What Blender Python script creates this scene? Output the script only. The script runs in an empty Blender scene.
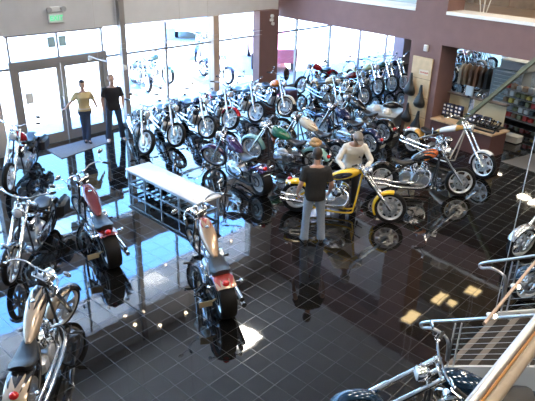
import bpy, math, random
from mathutils import Vector, Matrix, Euler
R = math.radians
PI = math.pi
random.seed(7)
scn = bpy.context.scene
col = scn.collection

# ------------------------------------------------------------------ camera
CAM_H, PITCH, ROLL, FPX = 5.15, R(24.6), R(-1.645), 577.0
cam_d = bpy.data.cameras.new('camera')
cam_d.sensor_width = 36.0
cam_d.lens = FPX / 535.0 * 36.0
cam_d.clip_start = 0.05
cam_d.clip_end = 400
cam = bpy.data.objects.new('camera', cam_d)
col.objects.link(cam)
cam.matrix_world = (Matrix.Translation((0, 0, CAM_H)) @ Matrix.Rotation(PI / 2 - PITCH, 4, 'X')
                    @ Matrix.Rotation(-ROLL, 4, 'Z'))
scn.camera = cam
CAMROT = cam.matrix_world.to_3x3()


def at(px, py, z=0.0):
    """survey helper: the point of the level plane at height z that a pixel of the photograph shows"""
    d = CAMROT @ Vector(((px - 267.5) / FPX, -(py - 200.5) / FPX, -1.0))
    t = (z - CAM_H) / d.z
    return Vector((d.x * t, d.y * t, z))


# building axes: W runs along the window wall, N is its outward normal
WA = R(47.5)
WD = Vector((math.cos(WA), math.sin(WA), 0))
ND = Vector((-math.sin(WA), math.cos(WA), 0))
W0 = Vector((-5.37, 14.81, 0))          # centre of the entrance doors


def wp(s, n=0.0, z=0.0):
    p = W0 + WD * s + ND * n
    return Vector((p.x, p.y, z))


BA = R(40)
BD = Vector((math.sin(BA), -math.cos(BA), 0))     # along the beam wall, towards the right
BN = Vector((math.cos(BA), math.sin(BA), 0))      # into the back showroom
B0 = Vector((5.90, 14.05, 0))


def bp(u, n=0.0, z=0.0):
    p = B0 + BD * u + BN * n
    return Vector((p.x, p.y, z))


# --------------------------------------------------------------- materials
def newmat(name):
    m = bpy.data.materials.new(name)
    m.use_nodes = True
    return m, m.node_tree.nodes, m.node_tree.links, m.node_tree.nodes['Principled BSDF']


def pm(name, c, rough=.5, metal=0.0, coat=0.0, noise=0.0, nscale=30, bump=0.0, emit=None, es=0.0, spec=.5):
    m, n, l, b = newmat(name)
    b.inputs['Base Color'].default_value = (*c, 1)
    b.inputs['Roughness'].default_value = rough
    b.inputs['Metallic'].default_value = metal
    b.inputs['Coat Weight'].default_value = coat
    b.inputs['Coat Roughness'].default_value = .04
    b.inputs['Specular IOR Level'].default_value = spec
    if noise or bump:
        tc = n.new('ShaderNodeTexCoord')
        t = n.new('ShaderNodeTexNoise')
        t.inputs['Scale'].default_value = nscale
        t.inputs['Detail'].default_value = 4
        l.new(tc.outputs['Object'], t.inputs['Vector'])
        if noise:
            r = n.new('ShaderNodeValToRGB')
            r.color_ramp.elements[0].position = .3
            r.color_ramp.elements[1].position = .7
            r.color_ramp.elements[0].color = (*[max(0, x * (1 - noise)) for x in c], 1)
            r.color_ramp.elements[1].color = (*[min(1, x * (1 + noise)) for x in c], 1)
            l.new(t.outputs['Fac'], r.inputs['Fac'])
            l.new(r.outputs['Color'], b.inputs['Base Color'])
        if bump:
            bb = n.new('ShaderNodeBump')
            bb.inputs['Strength'].default_value = bump
            bb.inputs['Distance'].default_value = .02
            l.new(t.outputs['Fac'], bb.inputs['Height'])
            l.new(bb.outputs['Normal'], b.inputs['Normal'])
    if emit:
        b.inputs['Emission Color'].default_value = (*emit, 1)
        b.inputs['Emission Strength'].default_value = es
    return m


def paint2(name, c1, c2, mode='flame', x0=.95, k=2.2, rough=.12, metal=.0):
    """two-colour paint: flame tongues, an oval panel or coloured ends, in the bike's own coordinates"""
    m, n, l, b = newmat(name)
    b.inputs['Roughness'].default_value = rough
    b.inputs['Metallic'].default_value = metal
    b.inputs['Coat Weight'].default_value = 1
    b.inputs['Coat Roughness'].default_value = .03
    tc = n.new('ShaderNodeTexCoord')
    sp = n.new('ShaderNodeSeparateXYZ')
    l.new(tc.outputs['Object'], sp.inputs[0])

    def mth(op, a, bv=None, c=None):
        q = n.new('ShaderNodeMath')
        q.operation = op
        for i, v in enumerate((a, bv, c)):
            if v is None:
                continue
            if isinstance(v, (int, float)):
                q.inputs[i].default_value = v
            else:
                l.new(v, q.inputs[i])
        return q.outputs[0]
    if mode == 'flame':
        t = n.new('ShaderNodeTexNoise')
        t.inputs['Scale'].default_value = 9.0
        t.inputs['Detail'].default_value = 1.0
        l.new(tc.outputs['Object'], t.inputs['Vector'])
        wob = mth('MULTIPLY', mth('SUBTRACT', t.outputs['Fac'], .5), 1.1)
        ay = mth('ADD', mth('ABSOLUTE', sp.outputs['Y']), mth('MULTIPLY', sp.outputs['Z'], -.8))
        tong = mth('COSINE', mth('MULTIPLY_ADD', ay, 72.0, mth('MULTIPLY', wob, 1.6)))
        f = mth('ADD', mth('ADD', mth('DIVIDE', mth('SUBTRACT', sp.outputs['X'], x0), k), mth('MULTIPLY', tong, .55)), wob)
        fac = mth('MULTIPLY', f, 9)
    elif mode == 'oval':
        dx = mth('DIVIDE', mth('SUBTRACT', sp.outputs['X'], x0), .20)
        dz = mth('DIVIDE', mth('SUBTRACT', sp.outputs['Z'], mth('MULTIPLY_ADD', sp.outputs['X'], .26, .665)), .06)
        rr = mth('ADD', mth('MULTIPLY', dx, dx), mth('MULTIPLY', dz, dz))
        fac = mth('MULTIPLY', mth('SUBTRACT', 1.0, rr), 6)
    else:   # ends
        fac = mth('MULTIPLY', mth('SUBTRACT', mth('ABSOLUTE', mth('SUBTRACT', sp.outputs['X'], x0)), k), 30)
    cl = n.new('ShaderNodeClamp')
    l.new(fac, cl.inputs[0])
    mx = n.new('ShaderNodeMix')
    mx.data_type = 'RGBA'
    mx.inputs['A'].default_value = (*c1, 1)
    mx.inputs['B'].default_value = (*c2, 1)
    l.new(cl.outputs[0], mx.inputs['Factor'])
    l.new(mx.outputs['Result'], b.inputs['Base Color'])
    return m


def paint(name, c, metal=.0, rough=.15):
    return pm(name, c, rough, metal, 1.0)


M = {}
M['chrome'] = pm('chrome', (.78, .80, .83), .10, 1.0)
M['alu'] = pm('cast_aluminium', (.55, .56, .58), .32, 1.0, noise=.15, nscale=40)
M['steel'] = pm('brushed_steel', (.62, .63, .65), .28, 1.0, noise=.08, nscale=60)
M['darkmetal'] = pm('black_metal', (.03, .03, .033), .35, .3)
M['rubber'] = pm('tyre_rubber', (.010, .010, .011), .6, noise=.3, nscale=80, spec=.2)
M['grip'] = pm('grip_rubber', (.015, .015, .015), .6)
M['leather'] = pm('black_leather', (.014, .014, .015), .38, bump=.15, nscale=120)
M['tanleather'] = pm('tan_leather', (.5, .30, .13), .55, bump=.3, nscale=60, noise=.3)
M['lens'] = pm('lens_glass', (.85, .88, .92), .05, .4, 1)
M['redlens'] = pm('red_lens', (.55, .01, .01), .12, 0, 1)
M['amber'] = pm('amber_lens', (.7, .22, .01), .12, 0, 1)
M['mirror'] = pm('mirror_glass', (.85, .87, .9), .03, 1)
M['rim'] = pm('polished_rim', (.84, .84, .84), .28, .55)
M['goldplate'] = pm('pale_gold_plate', (.55, .45, .28), .35, .5)
M['plate'] = pm('plate_white', (.7, .68, .6), .4)


# ------------------------------------------------------------ mesh builder
def fr(d):
    d = d.normalized()
    u = Vector((0, 0, 1)) if abs(d.z) < .9 else Vector((1, 0, 0))
    a = d.cross(u).normalized()
    return a, d.cross(a).normalized()


class MB:
    def __init__(s):
        s.v = []
        s.f = []

    def loft(s, rings, closed=True, caps=True, loop=False):
        n = len(rings[0])
        o = len(s.v)
        for r in rings:
            s.v += [tuple(p) for p in r]
        k = len(rings)
        for i in range(k if loop else k - 1):
            a, b = o + i * n, o + ((i + 1) % k) * n
            for j in range(n if closed else n - 1):
                j2 = (j + 1) % n
                s.f.append((a + j, a + j2, b + j2, b + j))
        if caps and closed and not loop:
            s.f.append(tuple(o + j for j in range(n))[::-1])
            s.f.append(tuple(o + (k - 1) * n + j for j in range(n)))
        return s

    def tube(s, pts, r, n=8, loop=False, caps=True):
        pts = [Vector(p) for p in pts]
        k = len(pts)
        rr = r if isinstance(r, (list, tuple)) else [r] * k
        rings = []
        pa = None
        for i, p in enumerate(pts):
            if loop:
                d = pts[(i + 1) % k] - pts[i - 1]
            else:
                d = (pts[min(i + 1, k - 1)] - pts[max(i - 1, 0)])
            if d.length < 1e-9:
                d = Vector((0, 0, 1))
            d.normalize()
            if pa is None:
                a, b = fr(d)
            else:
                a = (pa - d * pa.dot(d))
                a = a.normalized() if a.length > 1e-6 else fr(d)[0]
                b = d.cross(a)
            pa = a
            rings.append([p + (a * math.cos(2 * PI * j / n) + b * math.sin(2 * PI * j / n)) * rr[i] for j in range(n)])
        return s.loft(rings, True, caps, loop)

    def smooth(s, pts, r, n=8, sub=5):
        """tube along a Catmull-Rom curve through pts"""
        P = [Vector(p) for p in pts]
        q = []
        rs = []
        rr = r if isinstance(r, (list, tuple)) else [r] * len(P)
        for i in range(len(P) - 1):
            p0, p1, p2, p3 = P[max(i - 1, 0)], P[i], P[i + 1], P[min(i + 2, len(P) - 1)]
            for k in range(sub):
                t = k / sub
                q.append(.5 * ((2 * p1) + (p2 - p0) * t + (2 * p0 - 5 * p1 + 4 * p2 - p3) * t * t + (3 * p1 - p0 - 3 * p2 + p3) * t ** 3))
                rs.append(rr[i] + (rr[i + 1] - rr[i]) * t)
        q.append(P[-1])
        rs.append(rr[-1])
        return s.tube(q, rs, n)

    def lathe(s, prof, c=(0, 0, 0), axis='y', n=32, loop=False):
        """prof: (radius, offset along axis)"""
        c = Vector(c)
        rings = []
        for r, h in prof:
            ring = []
            for j in range(n):
                a = 2 * PI * j / n
                if axis == 'y':
                    p = Vector((r * math.cos(a), h, r * math.sin(a)))
                elif axis == 'z':
                    p = Vector((r * math.cos(a), r * math.sin(a), h))
                elif axis == 'x':
                    p = Vector((h, r * math.cos(a), r * math.sin(a)))
                else:
                    d = Vector(axis).normalized()
                    u, w = fr(d)
                    p = d * h + (u * math.cos(a) + w * math.sin(a)) * r
                ring.append(c + p)
            rings.append(ring)
        return s.loft(rings, True, not loop, loop)

    def box(s, c, size, rot=None, bev=0.0):
        c = Vector(c)
        x, y, z = [v / 2 for v in size]
        if bev > 0:
            bev = min(bev, x * .9, y * .9, z * .9)
            rings = []
            for zz, i in ((-z, bev), (-z + bev, 0), (z - bev, 0), (z, bev)):
                X, Y = x - i, y - i
                b = bev
                rings.append([(X - b, -Y, zz), (X, -Y + b, zz), (X, Y - b, zz), (X - b, Y, zz), (-X + b, Y, zz), (-X, Y - b, zz), (-X, -Y + b, zz), (-X + b, -Y, zz)])
        else:
            rings = [[(x, -y, zz), (x, y, zz), (-x, y, zz), (-x, -y, zz)] for zz in (-z, z)]
        out = []
        for r in rings:
            q = []
            for p in r:
                p = Vector(p)
                if rot is not None:
                    p = rot @ p
                q.append(c + p)
            out.append(q)
        return s.loft(out)

    def ell(s, c, r, rot=None, nu=14, nv=9, v0=-PI / 2, v1=PI / 2):
        c = Vector(c)
        rings = []
        for i in range(nv):
            t = v0 + (v1 - v0) * i / (nv - 1)
            ring = []
            for j in range(nu):
                a = 2 * PI * j / nu
                ct = max(math.cos(t), .02)
                p = Vector((r[0] * ct * math.cos(a), r[1] * ct * math.sin(a), r[2] * math.sin(t)))
                if rot is not None:
                    p = rot @ p
                ring.append(c + p)
            rings.append(ring)
        return s.loft(rings)

    def prism(s, poly, z0, z1):
        return s.loft([[(p[0], p[1], z0) for p in poly], [(p[0], p[1], z1) for p in poly]])

    def slab(s, a, b, t, z0, z1):
        """upright wall piece from a to b (plan), thickness t to the left of a->b"""
        a, b = Vector((a[0], a[1], 0)), Vector((b[0], b[1], 0))
        d = (b - a).normalized()
        nn = Vector((-d.y, d.x, 0)) * t
        return s.prism([a, b, b + nn, a + nn], z0, z1)

    def bar(s, a, b, w, h, up=(0, 0, 1)):
        """rectangular bar between two points"""
        a, b = Vector(a), Vector(b)
        d = (b - a).normalized()
        u = Vector(up)
        x = d.cross(u)
        if x.length < 1e-5:
            x = d.cross(Vector((1, 0, 0)))
        x.normalize()
        y = x.cross(d).normalized()
        rg = []
        for p in (a, b):
            rg.append([p + x * w / 2 - y * h / 2, p + x * w / 2 + y * h / 2, p - x * w / 2 + y * h / 2, p - x * w / 2 - y * h / 2])
        return s.loft(rg)

    def mesh(s, name, mat=None, ang=40, flat=False):
        me = bpy.data.meshes.new(name)
        me.from_pydata(s.v, [], s.f)
        me.update()
        import bmesh
        bm = bmesh.new()
        bm.from_mesh(me)
        bmesh.ops.recalc_face_normals(bm, faces=bm.faces)
        bm.to_mesh(me)
        bm.free()
        if not flat:
            me.polygons.foreach_set('use_smooth', [True] * len(me.polygons))
            me.set_sharp_from_angle(angle=R(ang))
        if mat:
            me.materials.append(mat)
        return me

    def build(s, name, mat, parent=None, label=None, **kw):
        return obj(name, s.mesh(name, mat, **kw), parent, label)


def obj(name, me, parent=None, label=None, mat=None):
    o = bpy.data.objects.new(name, me)
    col.objects.link(o)
    if parent is not None:
        o.parent = parent
    if label:
        o['label'] = label
    if mat is not None:
        o.material_slots[0].link = 'OBJECT'
        o.material_slots[0].material = mat
    return o


def tag(o, label, cat, group=None):
    o['label'] = label
    o['category'] = cat
    if group:
        o['group'] = group
    return o


def thing(name, label, cat, loc=(0, 0, 0), rot=(0, 0, 0), group=None):
    o = bpy.data.objects.new(name, None)
    o.empty_display_size = .1
    col.objects.link(o)
    o.location = loc
    o.rotation_euler = rot
    return tag(o, label, cat, group)


def struct(o):
    o['kind'] = 'structure'
    return o


def copy_tree(o, parent=None):
    c = o.copy()
    col.objects.link(c)
    if parent is not None:
        c.parent = parent
    for ch in list(o.children):
        copy_tree(ch, c)
    return c
# ============================================================== motorcycles
CACHE = {}


def cached(key, name, fn, mat, **kw):
    if key not in CACHE:
        b = MB()
        fn(b)
        CACHE[key] = b.mesh(name, mat, **kw)
    return CACHE[key]


def f_tyre(Rw, w):
    th = min(w * .75, .11)

    def fn(b):
        prof = []
        for i in range(12):
            a = 2 * PI * i / 12
            ca, sa = math.cos(a), math.sin(a)
            rr = Rw - th / 2 + th / 2 * math.copysign(abs(ca) ** .75, ca)
            prof.append((rr, w / 2 * math.copysign(abs(sa) ** .75, sa)))
        b.lathe(prof, n=44, loop=True)
    return fn


def f_rim(Rw, w, style):
    th = min(w * .75, .11)
    ri = Rw - th

    def fn(b):
        ww = w * .36
        b.lathe([(ri + .022, -ww), (ri + .004, -ww * 1.04), (ri - .014, -ww * .7), (ri - .02, 0), (ri - .014, ww * .7), (ri + .004, ww * 1.04), (ri + .022, ww), (ri + .03, 0)], n=44, loop=True)
        b.lathe([(.02, -.07), (.045, -.06), (.045, -.035), (.03, -.02), (.03, .02), (.045, .035), (.045, .06), (.02, .07)], n=16)
        if style == 'wire':
            for k in range(36):
                a0 = 2 * PI * k / 36
                a1 = a0 + (.32 if k % 2 else -.32)
                y = .045 if (k // 2) % 2 else -.045
                b.tube([(.04 * math.cos(a1), y, .04 * math.sin(a1)), (ri * math.cos(a0), y * .2, ri * math.sin(a0))], .0035, 4, caps=False)
        else:
            ns = {'five': 5, 'ten': 10, 'seven': 7, 'six': 6}[style]
            for k in range(ns):
                a = 2 * PI * k / ns
                d = Vector((math.cos(a), 0, math.sin(a)))
                t = Vector((-math.sin(a), 0, math.cos(a)))
                tw = .10 if ns == 10 else 0
                w0, w1, w2 = {10: (.022, .020, .030), 5: (.024, .026, .05), 7: (.018, .02, .034), 6: (.02, .024, .045)}[ns]
                rings = []
                for rr, hw, hy in ((.03, w0, .03), (ri * .55, w1, .02), (ri + .002, w2, .03)):
                    p = d * rr + t * (tw * rr)
                    y = Vector((0, hy * .5, 0))
                    rings.append([p + t * hw - y * .6, p + t * hw + y * .6, p + t * hw * .5 + y, p - t * hw * .5 + y, p - t * hw + y * .6, p - t * hw - y * .6, p - t * hw * .5 - y, p + t * hw * .5 - y])
                b.loft(rings)
    return fn


def f_disc(rd):
    def fn(b):
        for y in (-.075, .075):
            b.lathe([(rd, y - .003), (rd, y + .003), (rd - .045, y + .003), (rd - .045, y - .003)], n=36, loop=True)
            for k in range(5):
                a = 2 * PI * k / 5
                b.bar((.03 * math.cos(a), y, .03 * math.sin(a)), ((rd - .04) * math.cos(a), y, (rd - .04) * math.sin(a)), .014, .006, (0, 1, 0))
    return fn


def put_wheel(name, root, x, Rw, w, style):
    t = obj(name, cached(('ty', Rw, w), 'tyre', f_tyre(Rw, w), M['rubber']), root)
    t.location = (x, 0, Rw)
    obj('wheel_rim', cached(('ri', Rw, w, style), 'wheel_rim', f_rim(Rw, w, style), M['rim']), t)
    obj('brake_disc', cached(('bd', round(Rw * .5, 3)), 'brake_disc', f_disc(Rw * .46), M['steel']), t)
    return t


def f_engine(b):
    b.lathe([(.02, -.13), (.15, -.125), (.175, -.10), (.175, .10), (.15, .125), (.02, .13)], (0, 0, .36), n=24)
    b.box((.0, 0, .24), (.34, .18, .10), bev=.03)
    b.lathe([(.02, -.16), (.085, -.155), (.1, -.13), (.1, -.1)], (.13, 0, .36), n=18)
    b.box((-.28, 0, .36), (.24, .22, .22), bev=.05)
    b.lathe([(.02, .14), (.06, .14), (.07, .10)], (.17, 0, .30), n=14)


def f_cyl(sgn):
    def fn(b):
        d = Vector((math.sin(R(23)) * sgn, 0, math.cos(R(23))))
        u = Vector((d.z, 0, -d.x))
        v = Vector((0, 1, 0))
        c = Vector((0, 0, .36))

        def ring(h, r, e=.55):
            out = []
            for j in range(20):
                a = 2 * PI * j / 20
                ca, sa = math.cos(a), math.sin(a)
                out.append(c + d * h + u * r * math.copysign(abs(ca) ** e, ca) + v * r * 1.02 * math.copysign(abs(sa) ** e, sa))
            return out
        rg = []
        h = .14
        for k in range(9):
            for dh, r in ((0, .062), (.004, .085), (.010, .085), (.014, .062)):
                rg.append(ring(h + dh, r))
            h += .0195
        b.loft(rg)
        b.loft([ring(h, .08), ring(h + .02, .092), ring(h + .05, .088), ring(h + .075, .06), ring(h + .085, .02)])
        for y in (-.035, .0):
            b.tube([c + d * .1 + Vector((sgn * .05, -.11, 0)), c + d * (h + .01) + Vector((sgn * .02, -.085 + y * .3, 0))], .011, 7)
    return fn


def f_aircleaner(b):
    b.lathe([(.02, -.21), (.07, -.208), (.095, -.195), (.1, -.17), (.09, -.12), (.05, -.09)], (.0, 0, .56), n=24)


def f_primary(b):
    pts = []
    for sgn, y in ((1, .135), (1, .175), (1, .19)):
        k = {.135: 1.0, .175: 1.0, .19: .82}[y]
        ring = []
        for j in range(28):
            a = 2 * PI * j / 28
            cx = .10 if math.cos(a) > 0 else -.26
            rr = .115 if cx > 0 else .125
            ring.append((cx + rr * k * math.cos(a), y, .34 + rr * k * math.sin(a)))
        pts.append(ring)
    b.loft(pts)
    b.lathe([(.085, .188), (.085, .2), (.05, .205), (.01, .206)], (-.26, 0, .34), n=20)


def f_fender(Rw, w, a0, a1, drop=.045, gap=.03, flare=0.0):
    def fn(b):
        rings = []
        n = 26
        for i in range(n + 1):
            a = a0 + (a1 - a0) * i / n
            e = min(1, min(i, n - i) / 2.0 + .35)
            rr = Rw + gap + flare * max(0, (i / n - .7)) ** 2
            d = Vector((math.cos(a), 0, math.sin(a)))
            W = w / 2 * (0.86 + .14 * e)
            sec = []
            for y, dr in ((-1, -drop), (-.98, -drop * .35), (-.8, -.008), (-.4, .006), (0, .010), (.4, .006), (.8, -.008), (.98, -drop * .35), (1, -drop)):
                sec.append(d * (rr + dr) + Vector((0, W * y, 0)))
            for y, dr in ((.97, -drop), (.95, -drop * .4), (.78, -.014), (0, .003), (-.78, -.014), (-.95, -drop * .4), (-.97, -drop)):
                sec.append(d * (rr + dr) + Vector((0, W * y, 0)))
            rings.append(sec)
        b.loft(rings)
    return fn


def sup(w, h, n=18, e=.75, bot=.6):
    out = []
    for j in range(n):
        a = 2 * PI * j / n
        ca, sa = math.cos(a), math.sin(a)
        y = w * math.copysign(abs(ca) ** e, ca)
        z = h * math.copysign(abs(sa) ** e, sa)
        out.append((y, z if z > 0 else z * bot))
    return out


def f_tank(x1, z1, x0, z0, W, H, tip=.25):
    prof = [(0, .30, .35), (.06, .52, .62), (.2, .82, .92), (.38, 1, 1), (.58, .96, .95), (.78, .74, .74), (.93, .48, .5), (1, tip, .3)]

    def fn(b):
        rings = []
        for t, kw, kh in prof:
            x = x1 + (x0 - x1) * t
            z = z1 + (z0 - z1) * t
            rings.append([(x, y, z + zz) for y, zz in sup(W * kw, H * kh)])
        b.loft(rings)
    return fn


def f_seat(x1, z1, xm, zm, x0, z0, w, pas=False):
    def fn(b):
        P = [(x1, z1, .055, .03), (x1 * .72 + xm * .28, (z1 * .5 + zm * .5), w * .72, .045), (xm, zm, w, .05), (xm * .55 + x0 * .45, zm + .02, w * 1.02, .055), (x0 * .85 + xm * .15, z0, w * .85, .055), (x0, z0 + .03, w * .55, .03)]
        if pas:
            P += [(x0 - .08, z0 + .05, w * .6, .035), (x0 - .24, z0 + .02, w * .55, .035), (x0 - .30, z0 - .02, w * .3, .02)]
        rings = []
        for x, z, ww, h in P:
            rings.append([(x, y, z + zz) for y, zz in sup(ww, h, 16, .8, .8)])
        b.loft(rings)
    return fn


def bike(label, f=None, r=None, anchor='f', z=0.0, group=None, wb=1.68, rake=33, fork=.86, Rf=.33, wf=.11, Rr=.33, wr=.16,
         fs='five', rs='five', tank='black', fen=None, frame=None, bars='wide', steer=0, ff=True, seat='solo', bags=False,
         shield=False, lean=5, TL=.56, TW=.15, TH=.15, pipes='drag', mirrors=True, heading=None, cover=None, plate=True, tank_pull=0.0, sissy=False, fork_r=.026, lite=False, fend=165, ffa=(28, 172), ffm=None, fork_w=.045):
    tm = M[tank]
    fm = M[fen or tank]
    frm = M[frame or 'darkmetal']
    if heading is None:
        hd = math.atan2(f.y - r.y, f.x - r.x)
    else:
        hd = R(heading)
    dv = Vector((math.cos(hd), math.sin(hd), 0))
    base = (f - dv * wb) if anchor == 'f' else Vector(r)
    root = thing('motorcycle', label, 'motorcycle', (base.x, base.y, z + .3 * wr * math.sin(R(lean))), (R(-lean), 0, hd), group)
    rk = R(rake)
    ad = Vector((-math.sin(rk), 0, math.cos(rk)))
    axle = Vector((wb, 0, Rf))
    neck = axle + ad * (fork * .86) + Vector((-.05, 0, 0))
    top = axle + ad * fork
    xn, zn = neck.x, neck.z
    ex = .45 * xn + .25
    # wheels
    fw = put_wheel('front_wheel', root, wb, Rf, wf, fs)
    put_wheel('rear_wheel', root, 0, Rr, wr, rs)
    front = [fw]
    hw = wf / 2 + fork_w
    for sy in (1, -1):
        b = MB()
        p0 = axle + Vector((.0, sy * hw, 0))
        b.tube([p0 - ad * .04, p0 + ad * .02, p0 + ad * fork * .42, p0 + ad * fork * .44, p0 + ad * fork * 1.02], [fork_r * 1.25, fork_r * 1.4, fork_r * 1.3, fork_r, fork_r], 10)
        b.ell(p0, (.04, .02, .04), nu=10, nv=6)
        front.append(b.build('fork_leg', M['chrome'], root))
    b = MB()
    for k in (.84, .985):
        p = axle + ad * (fork * k)
        rot = Matrix.Rotation(-rk, 3, 'Y')
        b.box(p, (.07, hw * 2 + .06, .035), rot, .012)
    b.tube([axle + ad * fork * .82, axle + ad * fork * 1.0], .03, 10)
    front.append(b.build('triple_clamp', M['chrome'], root))
    # handlebar
    xt, zt = top.x, top.z
    if bars == 'wide':
        half = [(xt, .0, zt + .10), (xt, .10, zt + .10), (xt - .02, .22, zt + .14), (xt - .12, .34, zt + .15), (xt - .30, .43, zt + .10)]
        ris = .10
    elif bars == 'ape':
        half = [(xt, 0, zt + .04), (xt, .10, zt + .05), (xt + .02, .19, zt + .20), (xt - .02, .26, zt + .33), (xt - .12, .34, zt + .34), (xt - .26, .40, zt + .30)]
        ris = .04
    else:   # drag
        half = [(xt, 0, zt + .09), (xt, .12, zt + .09), (xt - .03, .28, zt + .10), (xt - .12, .40, zt + .09)]
        ris = .09
    full = [(x, -y, zz) for x, y, zz in half[::-1]] + half[1:]
    b = MB()
    b.smooth(full, .0135, 8, 4)
    for sy in (.06, -.06):
        b.tube([(xt, sy, zt - .02), (xt, sy, zt + ris + .01)], .018, 8)
    hb = b.build('handlebar', M['chrome'], root)
    front.append(hb)
    for sy in (1, -1):
        e1 = Vector(half[-1])
        e0 = Vector(half[-2])
        d = (e1 - e0).normalized()
        e1.y *= sy
        d.y *= sy
        b = MB()
        b.tube([e1 - d * .11, e1 - d * .10, e1 + d * .01, e1 + d * .02], [.019, .021, .021, .016], 9)
        obj('grip', b.mesh('grip', M['grip']), hb)
        b = MB()
        q = e1 - d * .13
        b.box(q, (.04, .035, .035), None, .008)
        b.tube([q + Vector((.03, 0, 0)), q + Vector((.06, 0, -.005)) + d * .05, q + Vector((.05, 0, -.01)) + d * .14], .006, 6)
        obj('lever', b.mesh('lever', M['chrome']), hb)
        if mirrors:
            b = MB()
            m0 = q + Vector((.02, 0, .02))
            m1 = m0 + Vector((.06, sy * .05, .13))
            b.tube([m0, m0 + Vector((.05, sy * .01, .06)), m1], .006, 6)
            b.ell(m1 + Vector((0, sy * .03, .02)), (.014, .062, .038), nu=14, nv=7)
            front.append(b.build('mirror', M['chrome'] if not lite else M['darkmetal'], root))
    # headlight
    b = MB()
    hc = axle + ad * (fork * .90) + Vector((.13, 0, 0))
    b.lathe([(.015, -.13), (.055, -.11), (.082, -.06), (.092, 0), (.092, .025), (.086, .03)], hc, 'x', 20)
    b.bar(hc + Vector((-.11, 0, -.0)), hc + Vector((-.04, 0, -.09)), .03, .03)
    hl = b.build('headlight', M['chrome'], root)
    b = MB()
    b.lathe([(.085, .022), (.07, .038), (.03, .046), (.005, .047)], hc, 'x', 20)
    obj('headlight_lens', b.mesh('headlight_lens', M['lens']), hl)
    front.append(hl)
    if shield:
        b = MB()
        c = hc + Vector((-.02, 0, .28))
        b.ell(c + Vector((-.03, 0, .02)), (.025, .17, .20), Matrix.Rotation(R(-14), 3, 'Y'), 22, 13)
        front.append(b.build('windshield', M['darkshield'], root, 'dark tinted windshield'))
    if ff:
        fo = obj('front_fender', cached(('ff', Rf, wf, ffa), 'front_fender', f_fender(Rf, wf + .05, R(ffa[0]), R(ffa[1]), .05, .025), None), root)
        if not fo.data.materials:
            fo.data.materials.append(M['chrome'])
        fo.material_slots[0].link = 'OBJECT'
        fo.material_slots[0].material = M[ffm] if ffm else fm
        fo.location = (wb, 0, Rf)
        front.append(fo)
    if steer:
        for o in front:
            o.matrix_basis = Matrix.Translation(neck) @ Matrix.Rotation(R(steer), 4, ad) @ Matrix.Translation(-neck) @ o.matrix_basis
    # frame
    b = MB()
    b.tube([Vector((xn, 0, zn)) - ad * .10, Vector((xn, 0, zn)) + ad * .07], .036, 12)
    b.smooth([(xn - .02, 0, zn - .02), (xn - .3, 0, zn - .09), (.52, 0, .66), (.36, 0, .50)], .022, 8, 4)
    for sy in (.12, -.12):
        b.smooth([(xn + .0, sy * .25, zn - .07), (ex + .36, sy, .30), (ex + .28, sy, .15), (ex - .2, sy, .14), (.28, sy * 1.1, .2), (.0, sy * 1.1, Rr)], .018, 8, 5)
        b.smooth([(.52, sy * .5, .66), (.3, sy, .55), (0, sy * 1.1, Rr)], .017, 8, 4)
    b.build('frame', frm, root)
    # engine
    eng = obj('engine', cached('eng', 'engine', f_engine, M['alu']), root)
    eng.location = (ex, 0, 0)
    for sg in (1, -1):
        obj('cylinder', cached(('cy', sg), 'cylinder', f_cyl(sg), M['chrome']), eng)
    obj('air_cleaner', cached('air', 'air_cleaner', f_aircleaner, M['chrome']), eng)
    obj('primary_cover', cached('prim', 'primary_cover', f_primary, M['chrome']), eng)
    # exhausts on the right side
    for k, sg in ((0, 1), (1, -1)):
        b = MB()
        hx = ex + sg * .13
        zz = .30 - .085 * k * 0 + (.0 if k == 0 else .10)
        yo = -.19 - (.0 if k else .025)
        if pipes == 'drag':
            pts = [(hx, -.10, .60), (hx + .09, -.17, .56), (hx + .10, yo, .42), (hx - .04, yo, zz), (ex - .45, yo, zz - .02), (-.02, yo, zz), (-.30, yo, zz + .02)]
            rs_ = [.022, .022, .023, .024, .03, .038, .038]
        else:
            pts = [(hx, -.10, .60), (hx + .09, -.17, .54), (hx + .08, yo, .34), (hx - .08, yo, .20 + .10 * k), (ex - .5, yo, .2 + .10 * k), (.1, yo, .24 + .09 * k), (-.22, yo, .27 + .09 * k)]
            rs_ = [.022, .022, .023, .024, .026, .042, .046]
        b.smooth(pts, rs_, 9, 4)
        b.build('exhaust_pipe', M['chrome'], root)
    # tank, seat, fenders
    tx1, tz1 = xn - .05 - tank_pull, zn - .025
    tx0, tz0 = tx1 - TL, .74
    b = MB()
    f_tank(tx1, tz1, tx0, tz0 + .03, TW, TH)(b)
    tk = b.build('fuel_tank', tm, root)
    b = MB()
    b.lathe([(.03, 0), (.03, .015), (.022, .02), (.004, .021)], (tx1 - TL * .42, .0, tz1 + (tz0 + .03 - tz1) * .42 + TH * .99), 'z', 12)
    obj('filler_cap', b.mesh('filler_cap', M['chrome']), tk)
    b = MB()
    f_seat(tx0 + .10, tz0 + .05, tx0 - .18, .69, tx0 - .40, .73, .125 + wr * .12, seat == 'dual')(b)
    st = b.build('seat', M['leather'], root)
    if cover:
        b = MB()
        for _ in range(16):
            b.ell((tx0 - .62 + random.uniform(-.1, .1), random.uniform(-.1, .1), .80 + random.uniform(-.04, .06)), (.07, .07, .06), nu=8, nv=6)
        b.build('luggage_roll', M[cover], root, 'tan fleecy luggage roll behind the seat')
    b = MB()
    f_fender(Rr, wr + .05, R(28), R(fend), .06, .035, .3)(b)
    rf = b.build('rear_fender', fm, root)
    rf.location = (0, 0, Rr)
    b = MB()
    ta = R(fend - 12)
    tp = Vector((math.cos(ta) * (Rr + .06), 0, Rr + math.sin(ta) * (Rr + .06)))
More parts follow.
